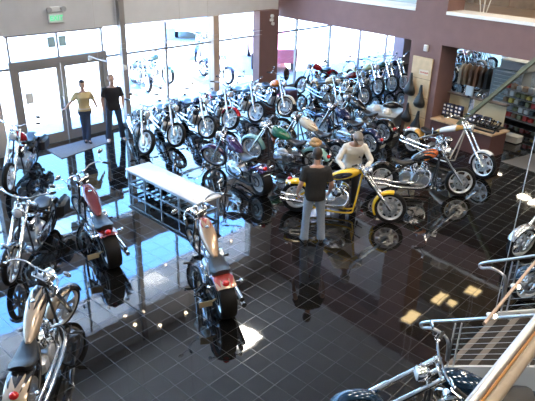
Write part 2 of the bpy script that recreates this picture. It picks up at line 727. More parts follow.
    b.ell(tp, (.05, .055, .045), nu=14, nv=8)
    b.build('tail_light', M['redlens'], root)
    for sy in (1, -1):
        b = MB()
        q = Vector((tp.x + .05, sy * (wr / 2 + .03), tp.z - .03))
        b.tube([q, q + Vector((-.01, sy * .06, .0))], .008, 6)
        b.ell(q + Vector((-.01, sy * .085, 0)), (.034, .03, .03), nu=10, nv=7)
        b.build('turn_signal', M['chrome'] if sy > 0 else M['chrome'], root)
    if plate == 'side':
        b = MB()
        b.box((-.10, .30, .34), (.012, .19, .11), Matrix.Rotation(R(-12), 3, 'Y'), .004)
        b.bar((-.08, .24, .33), (.0, .12, .33), .02, .02)
        b.build('number_plate', M['goldplate'], root, 'side-mounted pale gold number plate')
    elif plate:
        b = MB()
        b.box((tp.x - .05, .0, tp.z - .17), (.012, .18, .11), Matrix.Rotation(R(-20), 3, 'Y'), .004)
        b.build('number_plate', M['plate'], root)
    if sissy:
        b = MB()
        b.smooth([(-.05, .12, .55), (-.18, .12, .85), (-.24, .10, 1.12), (-.25, 0, 1.18), (-.24, -.10, 1.12), (-.18, -.12, .85), (-.05, -.12, .55)], .012, 8, 4)
        b.build('sissy_bar', M['chrome'], root)
    b = MB()
    b.box((.36, 0, .55), (.16, .2, .18), None, .05)
    b.build('oil_tank', M['chrome'], root)
    for sy in (1, -1):
        b = MB()
        b.tube([(ex + .42, sy * .10, .25), (ex + .42, sy * .30, .27)], .012, 7)
        b.tube([(ex + .42, sy * .26, .27), (ex + .42, sy * .38, .275)], .022, 9)
        b.bar((ex + .43, sy * .2, .25), (ex + .55, sy * .2, .31), .02, .012)
        b.build('foot_peg', M['darkmetal'], root)
    b = MB()
    b.tube([(ex - .1, .13, .16), (ex - .13, .30, .05), (ex - .16, .34, .047)], .012, 7)
    b.build('kickstand', M['darkmetal'], root)
    b = MB()
    b.lathe([(.11, .105), (.11, .125), (.09, .125), (.09, .105)], (0, 0, Rr), n=26, loop=True)
    b.bar((0, .115, Rr + .11), (ex - .26, .16, .44), .03, .012)
    b.bar((0, .115, Rr - .11), (ex - .26, .16, .25), .03, .012)
    b.build('belt_drive', M['darkmetal'], root)
    if bags:
        for sy in (1, -1):
            b = MB()
            b.box((-.08, sy * (wr / 2 + .15), .50), (.52, .17, .32), None, .06)
            b.build('saddlebag', M['leather'] if bags is True else M[bags], root)
    return root
# ================================================================ the room
def floor_mat():
    m, n, l, b = newmat('black_polished_tile')
    tc = n.new('ShaderNodeTexCoord')
    mp = n.new('ShaderNodeMapping')
    mp.vector_type = 'TEXTURE'
    mp.inputs['Location'].default_value = (.931, 6.952, 0)
    mp.inputs['Rotation'].default_value = (0, 0, R(47.8))
    l.new(tc.outputs['Object'], mp.inputs[0])
    br = n.new('ShaderNodeTexBrick')
    br.offset = 0
    br.inputs['Scale'].default_value = 1
    br.inputs['Brick Width'].default_value = .295
    br.inputs['Row Height'].default_value = .295
    br.inputs['Mortar Size'].default_value = .004
    br.inputs['Mortar Smooth'].default_value = .2
    br.inputs['Color1'].default_value = (.005, .005, .005, 1)
    br.inputs['Color2'].default_value = (.008, .0078, .0075, 1)
    br.inputs['Mortar'].default_value = (.014, .014, .0135, 1)
    l.new(mp.outputs[0], br.inputs['Vector'])
    l.new(br.outputs['Color'], b.inputs['Base Color'])
    mr = n.new('ShaderNodeMapRange')
    mr.inputs['To Min'].default_value = .035
    mr.inputs['To Max'].default_value = .28
    l.new(br.outputs['Fac'], mr.inputs['Value'])
    l.new(mr.outputs[0], b.inputs['Roughness'])
    ns = n.new('ShaderNodeTexNoise')
    ns.inputs['Scale'].default_value = 2.2
    bu = n.new('ShaderNodeBump')
    bu.inputs['Strength'].default_value = .05
    bu.inputs['Distance'].default_value = .02
    l.new(mp.outputs[0], ns.inputs['Vector'])
    l.new(ns.outputs['Fac'], bu.inputs['Height'])
    l.new(bu.outputs['Normal'], b.inputs['Normal'])
    b.inputs['IOR'].default_value = 1.70
    return m


def glass_mat():
    m, n, l, b = newmat('window_glass')
    n.remove(b)
    out = n['Material Output']
    tr = n.new('ShaderNodeBsdfTransparent')
    tr.inputs[0].default_value = (.93, .96, .97, 1)
    gl = n.new('ShaderNodeBsdfGlossy')
    gl.inputs['Roughness'].default_value = .0
    fz = n.new('ShaderNodeFresnel')
    ge = n.new('ShaderNodeNewGeometry')
    io = n.new('ShaderNodeMapRange')
    io.inputs['To Min'].default_value = 1.45
    io.inputs['To Max'].default_value = 1 / 1.45
    l.new(ge.outputs['Backfacing'], io.inputs['Value'])
    l.new(io.outputs[0], fz.inputs[0])
    mx = n.new('ShaderNodeMixShader')
    l.new(fz.outputs[0], mx.inputs[0])
    l.new(tr.outputs[0], mx.inputs[1])
    l.new(gl.outputs[0], mx.inputs[2])
    l.new(mx.outputs[0], out.inputs[0])
    return m


M['floor'] = floor_mat()
M['glass'] = glass_mat()
M['header'] = pm('header_grey_plaster', (.66, .65, .65), .75, noise=.04, nscale=3)
M['ceilm'] = pm('ceiling_grey', (.70, .68, .63), .85, noise=.05, nscale=2)
M['purple'] = pm('plum_plaster', (.20, .115, .107), .72, noise=.05, nscale=4)
M['frame'] = pm('anodised_frame', (.34, .32, .30), .42, .25)
M['tanpost'] = pm('tan_post', (.50, .38, .28), .5)
M['whitetrim'] = pm('white_trim', (.82, .82, .80), .45)
M['office'] = pm('wood_panel_brown', (.25, .17, .11), .45, noise=.25, nscale=3)
M['mezzfloor'] = pm('mezzanine_floor', (.26, .19, .14), .35, noise=.1)
M['carpet'] = pm('grey_carpet', (.14, .135, .13), .95, noise=.25, nscale=70)
M['mat'] = pm('entrance_mat_fibre', (.20, .18, .16), .95, noise=.4, nscale=120, bump=.3)
M['counterwood'] = pm('light_oak', (.62, .42, .25), .4, noise=.18, nscale=8)
M['counterred'] = pm('counter_maroon', (.135, .062, .055), .5, noise=.08, nscale=5)
M['backwall'] = pm('back_wall_beige', (.42, .38, .33), .8)
M['asphalt'] = pm('parking_concrete', (.52, .52, .50), .9, noise=.08, nscale=.6)

ZT = 7.6
# floor, one sheet under the whole show room
b = MB()
b.prism([wp(-14, .28), wp(30, .28), wp(30, -26), wp(-14, -26)], -.2, 0)
struct(b.build('floor', M['floor']))
b = MB()
b.prism([wp(-14, .3), wp(30, .3), wp(30, -26), wp(-14, -26)], ZT, ZT + .3)
struct(b.build('ceiling', M['ceilm']))

# window wall: header above, posts, mullions, glass
b = MB()
b.slab(wp(-14, 0), wp(30, 0), .3, 2.85, 3.9)
b.slab(wp(-14, 0), wp(30, 0), .3, 6.4, ZT)
b.slab(wp(7.0, 0), wp(8.2, 0), .3, 3.9, 6.4)
struct(b.build('wall_front', M['header']))
b = MB()
for s0, s1 in ((-14, -1.32), (1.33, 30)):
    b.slab(wp(s0, .05), wp(s1, .05), .12, .0, .12)
    b.slab(wp(s0, .07), wp(s1, .07), .07, 2.03, 2.085)
b.slab(wp(-1.32, .07), wp(1.33, .07), .07, 2.80, 2.85)
struct(b.build('trim_1', M['frame']))
b = MB()
for s in (-3.4, -5.5, -7.6, -9.7, -11.8, 3.4, 9.35, 11.4, 13.5, 15.6, 17.7, 19.8, 21.9, 24, 26):
    b.box(wp(s, .1, 1.45), (.06, .09, 2.75), Matrix.Rotation(WA, 3, 'Z'))
for s in (-1.27, 0, 1.28):
    b.box(wp(s, .1, 2.5), (.045, .07, .70), Matrix.Rotation(WA, 3, 'Z'))
for s in (-7.4, -5.5, -3.7, -1.8, 0, 3.5, 5.3, 10, 12, 14, 16, 18, 20, 22, 24, 26, 28):
    b.box(wp(s, .12, 5.15), (.06, .09, 2.5), Matrix.Rotation(WA, 3, 'Z'))
struct(b.build('trim_2', M['frame']))
b = MB()
b.slab(wp(-16, .3), wp(32, .3), 1.9, 6.62, 6.85)
struct(b.build('roof_overhang', pm('white_soffit', (.82, .82, .80), .8)))
k = 0
for s0, s1, z0, z1 in ((-14, -1.32, .12, 2.05), (1.33, 30, .12, 2.05), (-14, 30, 2.08, 2.85), (-14, 30, 3.9, 6.4)):
    b = MB()
    b.slab(wp(s0, .11), wp(s1, .11), .012, z0, z1)
    k += 1
    struct(b.build('window_%d' % k, M['glass']))
for s, w, mt, n0 in ((-1.92, .42, 'header', -.1), (5.3, .24, 'tanpost', -.05)):
    b = MB()
    b.slab(wp(s - w / 2, n0), wp(s + w / 2, n0), .3, 0, 2.86)
    struct(b.build('column', M[mt]))
b = MB()
b.slab(wp(1.74, -.14), wp(1.90, -.14), .16, 0, ZT)
struct(b.build('column', M['frame']))

# the pair of entrance doors: posts, head, leaves
b = MB()
for s0, s1 in ((-1.34, -1.22), (1.23, 1.35)):
    b.slab(wp(s0, .02), wp(s1, .02), .16, 0, 2.22)
b.slab(wp(-1.22, .02), wp(1.23, .02), .16, 2.07, 2.22)
struct(b.build('door_frame', M['frame']))
for i, (a, c) in enumerate(((-1.21, -.01), (.01, 1.22))):
    b = MB()
    b.slab(wp(a, .06), wp(a + .11, .06), .06, .01, 2.06)
    b.slab(wp(c - .11, .06), wp(c, .06), .06, .01, 2.06)
    b.slab(wp(a + .11, .06), wp(c - .11, .06), .06, .01, .27)
    b.slab(wp(a + .11, .06), wp(c - .11, .06), .06, 1.96, 2.06)
    d = struct(b.build('door_%d' % (i + 1), M['frame']))
    b = MB()
    b.slab(wp(a + .11, .085), wp(c - .11, .085), .01, .27, 1.96)
    b.build('door_glass', M['glass'], d)
    b = MB()
    s = c - .055 if i == 0 else a + .055
    b.tube([wp(s, .05, .95), wp(s, -.03, .95), wp(s, -.03, 1.2), wp(s, .05, 1.2)], .012, 8)
    b.build('door_handle', M['steel'], d)

# plum beam wall on its column and pillars
b = MB()
b.slab(wp(7.02, -.28), wp(7.95, -.28), .30, 0, 2.9)
struct(b.build('column', M['purple']))
b = MB()
L0, L1 = -9.45, 3.2
b.prism([bp(L0, 0), bp(L1, 0), bp(L1, .75), bp(L0, .75)], 2.64, 3.42)
b.prism([bp(L0, 0), bp(L1, 0), bp(L1, .75), bp(L0, .75)], 6.6, ZT)
b.prism([bp(-3.15, 0), bp(-2.15, 0), bp(-2.15, .75), bp(-3.15, .75)], 0, 2.64)
b.prism([bp(-3.15, 0), bp(-2.15, 0), bp(-2.15, .75), bp(-3.15, .75)], 3.42, 6.6)
b.prism([bp(L0, 0), bp(-7.6, 0), bp(-7.6, .75), bp(L0, .75)], 3.42, 6.6)
b.prism([bp(2.2, 0), bp(L1, 0), bp(L1, .75), bp(2.2, .75)], 0, 6.6)
struct(b.build('wall_right', M['purple']))
b = MB()
for u0, u1 in ((-7.6, -3.15), (-2.15, 2.2)):
    b.prism([bp(u0, -.03), bp(u1, -.03), bp(u1, .75), bp(u0, .75)], 3.42, 3.50)
struct(b.build('trim_3', M['whitetrim']))
b = MB()
b.slab(wp(16.1, -.5), wp(17.05, -.5), .52, 0, 2.85)
struct(b.build('column', pm('mauve_plaster', (.42, .33, .34), .7)))
# upper floor behind the beam wall, with its own back wall
b = MB()
b.prism([bp(L0 + .3, .75), bp(3.2, .75), wp(29.6, -14), wp(29.6, -.02), wp(8.4, -.02)], 3.2, 3.42)
struct(b.build('floor_mezzanine', M['mezzfloor']))
b = MB()
b.slab(bp(4.2, 3.4), bp(-5.0, 3.4), -.15, 3.42, ZT)
for k in range(8):
    b.slab(bp(3.4 - k * 1.15, 3.37), bp(3.36 - k * 1.15, 3.37), -.02, 3.42, 6)
struct(b.build('wall_office', M['office']))
b = MB()
b.slab(wp(29.7, -26), wp(29.7, .3), -.3, 0, ZT)
struct(b.build('wall_back', M['backwall']))
b = MB()
b.slab(wp(-14, .3), wp(-14, -26), -.3, 0, ZT)
struct(b.build('wall_left', M['header']))
b = MB()
b.slab(wp(-14, -26), wp(30, -26), .3, 0, ZT)
struct(b.build('wall_rear', M['header']))
# carpet of the back shop
b = MB()
b.prism([bp(.05, .1), bp(2.2, .1), bp(3.4, 6), bp(.9, 6)], .0, .012)
struct(b.build('floor_carpet', M['carpet']))
# ------------------------------------------------- gallery the photo is taken from
b = MB()
p0 = at(472, 401, 3.6)
p1 = at(535, 322, 3.6)
gd = (p1 - p0).normalized()
gn = Vector((gd.y, -gd.x, 0))
q0, q1 = p0 - gd * 6.0, p0 + gd * 1.5


def gp(t, n, z):
    p = p0 + gd * t + gn * n
    return Vector((p.x, p.y, z))


b.prism([gp(-6, .22, 0), gp(1.5, .22, 0), gp(1.5, 7, 0), gp(-6, 7, 0)], 3.2, 3.44)
struct(b.build('floor_gallery', M['carpet']))
t = thing('guard_rail', 'brushed steel tube rail and cream kerb board along the gallery edge nearest the camera', 'railing', p0)
loc = lambda v: v - p0
b = MB()
b.tube([loc(gp(-5, .0, 3.6)), loc(gp(1.45, 0, 3.6))], .020, 14)
b.build('top_tube', M['steel'], t)
b = MB()
b.tube([loc(gp(-5, .055, 3.59)), loc(gp(1.45, .055, 3.59))], .023, 18)
b.build('hand_grip', pm('cream_lacquer', (.30, .24, .18), .4, noise=.08), t, 'broad rounded cream handrail')
b = MB()
b.bar(loc(gp(-5, .026, 3.585)), loc(gp(1.45, .026, 3.585)), .010, .02)
b.build('edge_strip', pm('copper_strip', (.50, .25, .10), .3, .7), t, 'copper coloured edge strip')
for q in (-4.5, -3.2, -1.9, -.6, .7, 1.4):
    b = MB()
    b.bar(loc(gp(q, .0, 3.575)), loc(gp(q, .09, 3.545)), .03, .02)
    b.bar(loc(gp(q, .09, 3.55)), loc(gp(q, .25, 3.43)), .04, .03)
    b.build('bracket', M['darkmetal'], t)
b = MB()
b.tube([gp(-5, .155, 3.46), gp(1.45, .155, 3.46)], .012, 10)
tag(b.build('kerb_pipe', M['steel']), 'thin grey steel pipe along the gallery floor edge in the bottom right corner', 'pipe')

# ------------------------------------------------- stairs
SD = Vector((.737, -.676, 0))
S0 = at(444, 366, .2)
S0.z = 0
RISE, RUN, WID = .172, .285, 1.66
st = thing('staircase', 'open metal staircase with grey treads and pale steel side plates at lower right', 'stairs', S0)


def sp(a, w, z):
    return SD * a + WD * w + Vector((0, 0, z))


for w, lb in ((0, 1), (WID, 2)):
    b = MB()
    sl = RISE / RUN
    A, Z = RUN * 12, RUN * 12 * sl
    for t0 in (-.025, .025):
        pass
    rg = []
    for y in (w - .025, w + .025):
        rg.append([sp(0, y, .20), sp(A, y, .20 + Z), sp(A, y, .20 + Z - .30), sp(.33, y, .0), sp(0, y, .0)])
    b.loft(rg)
    b.build('stringer', M['stairpale'] if 'stairpale' in M else M.setdefault('stairpale', pm('pale_stair_paint', (.66, .62, .57), .5)), st)
for k in range(11):
    z = RISE * (k + 1)
    b = MB()
    b.box(sp(.17 + RUN * k, WID / 2, z - .02), (.215, WID - .06, .04), Matrix.Rotation(WA - PI / 2, 3, 'Z'))
    tr = b.build('tread', M.setdefault('tread', pm('dark_tread', (.036, .030, .026), .8, spec=.2, noise=.2, nscale=60)), st)
    b = MB()
    b.box(sp(.17 + RUN * k - .14, WID / 2, z - .02), (.075, WID - .06, .05), Matrix.Rotation(WA - PI / 2, 3, 'Z'))
    b.build('nosing', M.setdefault('nosing', pm('grey_nosing', (.17, .145, .125), .6, spec=.3)), tr)


M['cablebar'] = pm('cable_bar', (.35, .34, .33), .4, .8)


def stair_rail(w, lab, hz):
    t = thing('handrail', lab, 'railing', S0 + WD * w)
    sl = RISE / RUN
    h = hz
    b = MB()
    e = sp(0, 0, h)
    P = [sp(.02, 0, .30), sp(.0, 0, h - .36), sp(-.07, 0, h - .27), sp(-.22, .0, h - .245), sp(-.36, 0, h - .30), sp(-.40, 0, h - .275), sp(-.38, 0, h - .235), sp(-.28, 0, h - .165), sp(-.12, 0, h - .07), sp(0, 0, h), sp(.4, 0, h + .4 * sl), sp(3.2, 0, h + 3.2 * sl)]
    b.smooth(P, .021, 10, 6)
    b.build('top_rail', M['steel'], t)
    for x0 in (.04, .95, 1.9, 2.85):
        for dx in (0, .075):
            b = MB()
            b.bar(sp(x0 + dx, 0, .16 + (x0 + dx) * sl), sp(x0 + dx, 0, h - .05 + (x0 + dx) * sl), .028, .012)
            b.build('post', M['steel'], t)
    for j in range(7):
        b = MB()
        z = .30 + j * (h - .42) / 6.0
        b.tube([sp(.02, 0, z + .02 * sl), sp(3.1, 0, z + 3.1 * sl)], .004, 6)
        b.build('cable_bar', M['cablebar'], t)
    return t


stair_rail(0, 'steel handrail with looped end along the near side of the metal stairs', .91)
stair_rail(WID, 'steel handrail with looped end along the far side of the metal stairs', 1.10)
# ================================================================== people
def remesh(mb, name, mat, vox=.012, sm=4, wr=0.0):
    me = mb.mesh(name + '_raw')
    o = bpy.data.objects.new(name + '_raw', me)
    col.objects.link(o)
    md = o.modifiers.new('r', 'REMESH')
    md.mode = 'VOXEL'
    md.voxel_size = vox
    md.use_smooth_shade = True
    m2 = o.modifiers.new('s', 'SMOOTH')
    m2.iterations = sm
    m2.factor = .5
    if wr:
        tx = bpy.data.textures.new(name + '_folds', 'CLOUDS')
        tx.noise_scale = .09
        m3 = o.modifiers.new('d', 'DISPLACE')
        m3.texture = tx
        m3.strength = wr
        m3.mid_level = .5
    dg = bpy.context.evaluated_depsgraph_get()
    dg.update()
    out = bpy.data.meshes.new_from_object(o.evaluated_get(dg))
    out.name = name
    bpy.data.objects.remove(o)
    bpy.data.meshes.remove(me)
    out.materials.clear()
    out.materials.append(mat)
    out.polygons.foreach_set('use_smooth', [True] * len(out.polygons))
    return out


def hand(b, wr, d, up, side, curl=.5, s=1.0):
    """palm and five fingers; d = direction of the fingers, up = back of the hand, side = towards the thumb"""
    d, up, side = d.normalized(), up.normalized(), side.normalized()
    rot = Matrix((d, side, up)).transposed()
    b.ell(wr + d * .05 * s, (.058 * s, .042 * s, .019 * s), rot, 12, 8)
    for k, (off, ln) in enumerate(((.031, .072), (.011, .082), (-.010, .076), (-.030, .060))):
        p = wr + d * .088 * s + side * off * s
        pts = [p - d * .02, p]
        a = 0
        for seg in (.45, .32, .25):
            a += curl * .75
            p = p + (d * math.cos(a) - up * math.sin(a)) * ln * seg * s
            pts.append(p)
        b.tube(pts, [.010 * s, .010 * s, .0095 * s, .009 * s, .007 * s], 8)
    p = wr + d * .025 * s + side * .028 * s
    b.tube([p - side * .01, p + (side * .8 + d * .6) * .035 * s, p + (side * .55 + d * 1.0 - up * .3 * curl) * .062 * s], [.013 * s, .011 * s, .008 * s], 8)


def person(label, pos, heading, sc=1.0, lean=0.0, arms=None, legs=None, head=(0, 0), skin='skin', shirt='black', trouser='jeans', shoe='shoedark',
           hair='hairdark', cap=None, woman=False, sleeve='short', sun=False, bun=False, hairlen=0, hem=.90, drop=0.0):
    """faces +x locally; left is +y. arms: {side: (shoulder offset, elbow, wrist, finger dir)}"""
    cl = math.cos(R(lean))
    sn = math.sin(R(lean))
    hipz = .95 - drop

    def T(x, y, z):      # bend of the trunk about the hips
        z -= .95
        return Vector((x * cl + z * sn, y, hipz + z * cl - x * sn)) if z > 0 else Vector((x, y, hipz + z))
    kw = .90 if woman else 1.0
    tors = [(.84, .105, .165 if woman else .155), (.93, .115, .178 if woman else .168), (1.02, .100, .150 if woman else .160), (1.10, .095, .132 if woman else .158), (1.20, .110, .145 if woman else .168), (1.31, .122, .165 if woman else .182), (1.39, .105, .175 * kw + .01), (1.445, .075, .130), (1.475, .055, .07)]

    def torso(b, k=1.0, z0=.8, z1=1.5, add=0.0):
        rings = []
        for z, dx, dy in tors:
            if z < z0 or z > z1:
                continue
            ring = []
            for j in range(20):
                a = 2 * PI * j / 20
                x = (dx * k + add) * math.copysign(abs(math.cos(a)) ** .85, math.cos(a))
                y = (dy * k + add) * math.copysign(abs(math.sin(a)) ** .85, math.sin(a))
                if woman and 1.25 < z < 1.35 and x > 0:
                    x += .03
                ring.append(T(x, y, z))
            rings.append(ring)
        b.loft(rings)
    if legs is None:
        legs = {1: ((0, .09, .93), (.02, .10, .50), (-.01, .11, .08), 8), -1: ((0, -.09, .93), (.02, -.10, .50), (-.01, -.11, .08), -8)}
    if arms is None:
        arms = {}
    A = {}
    for s in (1, -1):
        e, w, fd = arms.get(s, ((-.03, s * .25, 1.14), (.08, s * .25, .90), (.3, 0, -1)))
        A[s] = (T(0, s * (.175 if not woman else .158), 1.405), T(*e), T(*w), Vector(fd))
    body = MB()
    torso(body)
    neck = T(.0, 0, 1.45)
    hy, hp = head
    HR = Euler((0, R(hp), R(hy))).to_matrix() @ Matrix.Rotation(R(lean), 3, 'Y')
    hc = T(.02, 0, 1.645) + (HR @ Vector((.015, 0, 0)))
    body.tube([neck + Vector((0, 0, -.04)), neck + (hc - neck) * .6], [.062 * kw, .055 * kw], 12)

    def H(x, y, z):
        return hc + HR @ Vector((x, y, z))
    body.ell(H(-.005, 0, .03), (.098, .078, .100), HR, 16, 11)
    body.ell(H(.025, 0, -.045), (.070, .060, .075), HR, 14, 9)
    body.tube([H(.085, 0, .02), H(.112, 0, -.025), H(.095, 0, -.035)], [.010, .016, .012], 8)
    for s in (1, -1):
        body.ell(H(-.005, s * .080, .0), (.022, .010, .032), HR, 8, 6)
        body.ell(H(.075, s * .030, -.085), (.018, .02, .012), HR, 8, 6)
        S, E, Wr, fd = A[s]
        body.tube([S, S + (E - S) * .25, E, E + (Wr - E) * .25, Wr], [.056 * kw, .050 * kw, .042 * kw, .043 * kw, .028 * kw], 12)
        up = (Vector((0, s, .0)) if abs(fd.z) > .6 else Vector((0, 0, 1)))
        up = (up - fd.normalized() * up.dot(fd.normalized())).normalized()
        side = fd.normalized().cross(up) * (1 if s > 0 else 1)
        if side.x < 0:
            side = -side
        hand(body, Wr, fd, up, side, .55, .95 * kw)
        h, k, a, toe = legs[s]
        body.tube([h, Vector(h).lerp(Vector(k), .4), k, Vector(k).lerp(Vector(a), .3), a], [.085, .078, .056, .057, .038], 12)
        body.ell(Vector(a) + Vector((.05, 0, -.045)), (.11, .04, .032), Matrix.Rotation(R(toe), 3, 'Z'), 12, 8)
    root = obj('person', remesh(body, 'person_body', M[skin], .0115))
    root.location = pos
    root.rotation_euler = (0, 0, R(heading))
    root.scale = (sc, sc, sc)
    tag(root, label, 'person')
    # shirt
    b = MB()
    torso(b, 1.07, hem - .08, 1.46, .012)
    for s in (1, -1):
        S, E, Wr, fd = A[s]
        if sleeve == 'short':
            b.tube([S + Vector((0, -s * .03, .0)), S, S.lerp(E, .78)], [.07, .075, .066], 14)
        else:
            b.tube([S + Vector((0, -s * .03, 0)), S, E, E.lerp(Wr, .5), E.lerp(Wr, .94)], [.065, .068 * kw, .058 * kw, .052 * kw, .040 * kw], 14)
    obj('shirt', remesh(b, 'shirt', M[shirt], .013, 3, .012), root)
    # trousers
    b = MB()
    torso(b, 1.05, .80, 1.03, .008)
    for s in (1, -1):
        h, k, a, toe = legs[s]
        b.tube([Vector(h) + Vector((0, 0, .02)), Vector(h).lerp(Vector(k), .4), k, Vector(k).lerp(Vector(a), .6), Vector(a) + Vector((0, 0, -.03))], [.100, .092 * kw, .074 * kw, .072 * kw, .078 if not woman else .062], 14)
    obj('trousers', remesh(b, 'trousers', M[trouser], .013, 3, .012), root)
    if woman:
        b = MB()
        b.lathe([(.0, 0)], n=3) if 0 else None
        ring = []
        for j in range(24):
            a = 2 * PI * j / 24
            ring.append(T(.128 * math.cos(a), .176 * math.sin(a), 1.0))
        b.tube(ring, .016, 6, loop=True)
        b.build('belt', M['belt'], root, 'pale studded belt')
    for s in (1, -1):
        h, k, a, toe = legs[s]
        b = MB()
        rt = Matrix.Rotation(R(toe), 3, 'Z')
        rings = []
        a = Vector(a)
        for x, w, hgt in ((-.075, .025, .07), (-.06, .038, .085), (0, .042, .085), (.07, .046, .06), (.13, .046, .045), (.175, .035, .035), (.19, .015, .02)):
            ring = []
            for j in range(14):
                an = 2 * PI * j / 14
                y = w * math.cos(an)
                z = max(-1, min(1, math.sin(an) * 1.4)) * hgt / 2 + hgt / 2
                ring.append(Vector((a.x, a.y, a.z - .08)) + rt @ Vector((x, y, z)))
            rings.append(ring)
        b.loft(rings)
        b.build('shoe', M[shoe], root)
    # face and hair
    for s in (1, -1):
        b = MB()
        b.ell(H(.083, s * .032, .022), (.010, .014, .009), HR, 8, 6)
        b.build('eye', M['eye'], root)
    b = MB()
    b.ell(H(.088, 0, -.066), (.010, .024, .007), HR, 8, 6)
    b.build('mouth', M['lip'], root)
    b = MB()
    if cap:
        b.ell(H(-.008, 0, .045), (.112, .092, .098), HR, 18, 7, -.05, PI / 2)
        rg = []
        for dz in (0, .008):
            rg.append([H(.085, -.07, .05 + dz), H(.15, -.055, .043 + dz), H(.185, 0, .04 + dz), H(.15, .055, .043 + dz), H(.085, .07, .05 + dz)])
        b.loft(rg)
        b.build('cap', M[cap], root)
        b = MB()
    b.ell(H(-.022, 0, .04), (.100, .086, .102), HR, 16, 9, -.5 if not cap else -.7, PI / 2 if not cap else -.05)
    b.ell(H(-.045, 0, -.02 - hairlen * .3), (.065, .074, .06 + hairlen), HR, 12, 8)
    if bun:
        b.ell(H(-.085, 0, .09), (.05, .055, .05), HR, 10, 7)
        b.ell(H(.02, 0, .105), (.07, .08, .04), HR, 10, 7)
    b.build('hair', M[hair], root)
    if sun:
        b = MB()
        for s in (1, -1):
            b.ell(H(.094, s * .034, .022), (.010, .030, .020), HR, 10, 7)
            b.bar(H(.088, s * .065, .026), H(.0, s * .086, .03), .006, .012)
        b.bar(H(.096, -.02, .03), H(.096, .02, .03), .006, .006)
        b.build('sunglasses', M['darkmetal'], root)
    return root


M['skin'] = pm('skin', (.46, .25, .17), .5, noise=.06, nscale=20)
M['skin2'] = pm('fair_skin', (.58, .36, .27), .5, noise=.06, nscale=20)
M['eye'] = pm('eye_dark', (.03, .02, .02), .2)
M['lip'] = pm('lip', (.35, .12, .10), .5)
M['blackshirt'] = pm('black_cotton', (.018, .018, .02), .85, noise=.2, nscale=60)
M['whiteshirt'] = pm('white_cotton', (.78, .75, .70), .85, noise=.04, nscale=60)
M['yellowtop'] = pm('mustard_knit', (.62, .50, .27), .85, noise=.15, nscale=90)
M['jeans'] = pm('faded_denim', (.26, .31, .38), .9, noise=.18, nscale=90)
M['darkjeans'] = pm('dark_denim', (.05, .075, .13), .9, noise=.2, nscale=90)
M['blacktrousers'] = pm('black_trouser_cloth', (.02, .02, .022), .9)
M['shoedark'] = pm('dark_shoe_leather', (.03, .025, .02), .4)
M['shoewhite'] = pm('white_trainer', (.75, .72, .68), .5)
M['hairdark'] = pm('dark_brown_hair', (.03, .018, .012), .5, noise=.4, nscale=80)
M['hairgrey'] = pm('short_sandy_hair', (.24, .14, .08), .6, noise=.3, nscale=80)
M['capm'] = pm('khaki_cap', (.24, .22, .21), .8)
M['belt'] = pm('pale_belt', (.7, .66, .6), .3, .4)

person('man seen from behind in black T-shirt and faded jeans, standing at the yellow chopper', at(312, 241), 96, 1.03,
       arms={1: ((-.06, .27, 1.14), (.08, .30, .93), (.35, -.15, -.9)), -1: ((-.04, -.27, 1.13), (.12, -.28, .94), (.5, .1, -.8))},
       legs={1: ((0, .09, .93), (.02, .13, .50), (-.01, .15, .08), 14), -1: ((0, -.09, .93), (.02, -.13, .50), (-.01, -.16, .08), -20)},
       head=(-8, 14), shirt='blackshirt', trouser='jeans', hair='hairdark')
person('man in cap and white shirt bending over the yellow chopper, hands on its handlebar', at(348, 205), -88, 1.02, lean=24,
       arms={1: ((.16, .33, 1.17), (.36, .20, 1.12), (.8, -.4, -.3)), -1: ((.16, -.33, 1.17), (.38, -.20, 1.12), (.8, .3, -.3))},
       head=(22, 22), shirt='whiteshirt', trouser='blacktrousers', skin='skin', sleeve='long', cap='capm', sun=True, hair='hairgrey')
person('woman in mustard top and dark jeans walking in at the glass doors, arms spread', at(88, 142.5), -62, .95, woman=True,
       arms={-1: ((-.06, -.33, 1.18), (.08, -.50, 1.06), (.3, -1, -.2)), 1: ((-.08, .29, 1.17), (.06, .34, .98), (.5, .3, -.8))},
       legs={1: ((0, .075, .93), (.05, .05, .50), (.02, .03, .10), 8), -1: ((0, -.075, .93), (.0, -.07, .50), (-.08, -.05, .10), -6)},
       head=(-10, 6), shirt='yellowtop', trouser='darkjeans', shoe='shoedark', bun=True, hairlen=.04, skin='skin2', hem=1.0)
person('man in black polo shirt and jeans with white shoes standing beside the entrance doors', at(116, 139.5), -66, 1.0,
       arms={1: ((-.02, .27, 1.14), (.10, .24, .93), (.5, -.2, -.8)), -1: ((-.02, -.27, 1.14), (.06, -.27, .90), (.3, 0, -1))},
       legs={1: ((0, .10, .93), (.03, .15, .50), (.0, .19, .08), 14), -1: ((0, -.10, .93), (.03, -.15, .50), (.0, -.18, .08), -16)},
       head=(10, 4), shirt='blackshirt', trouser='darkjeans', shoe='shoewhite', hair='hairgrey', skin='skin2')
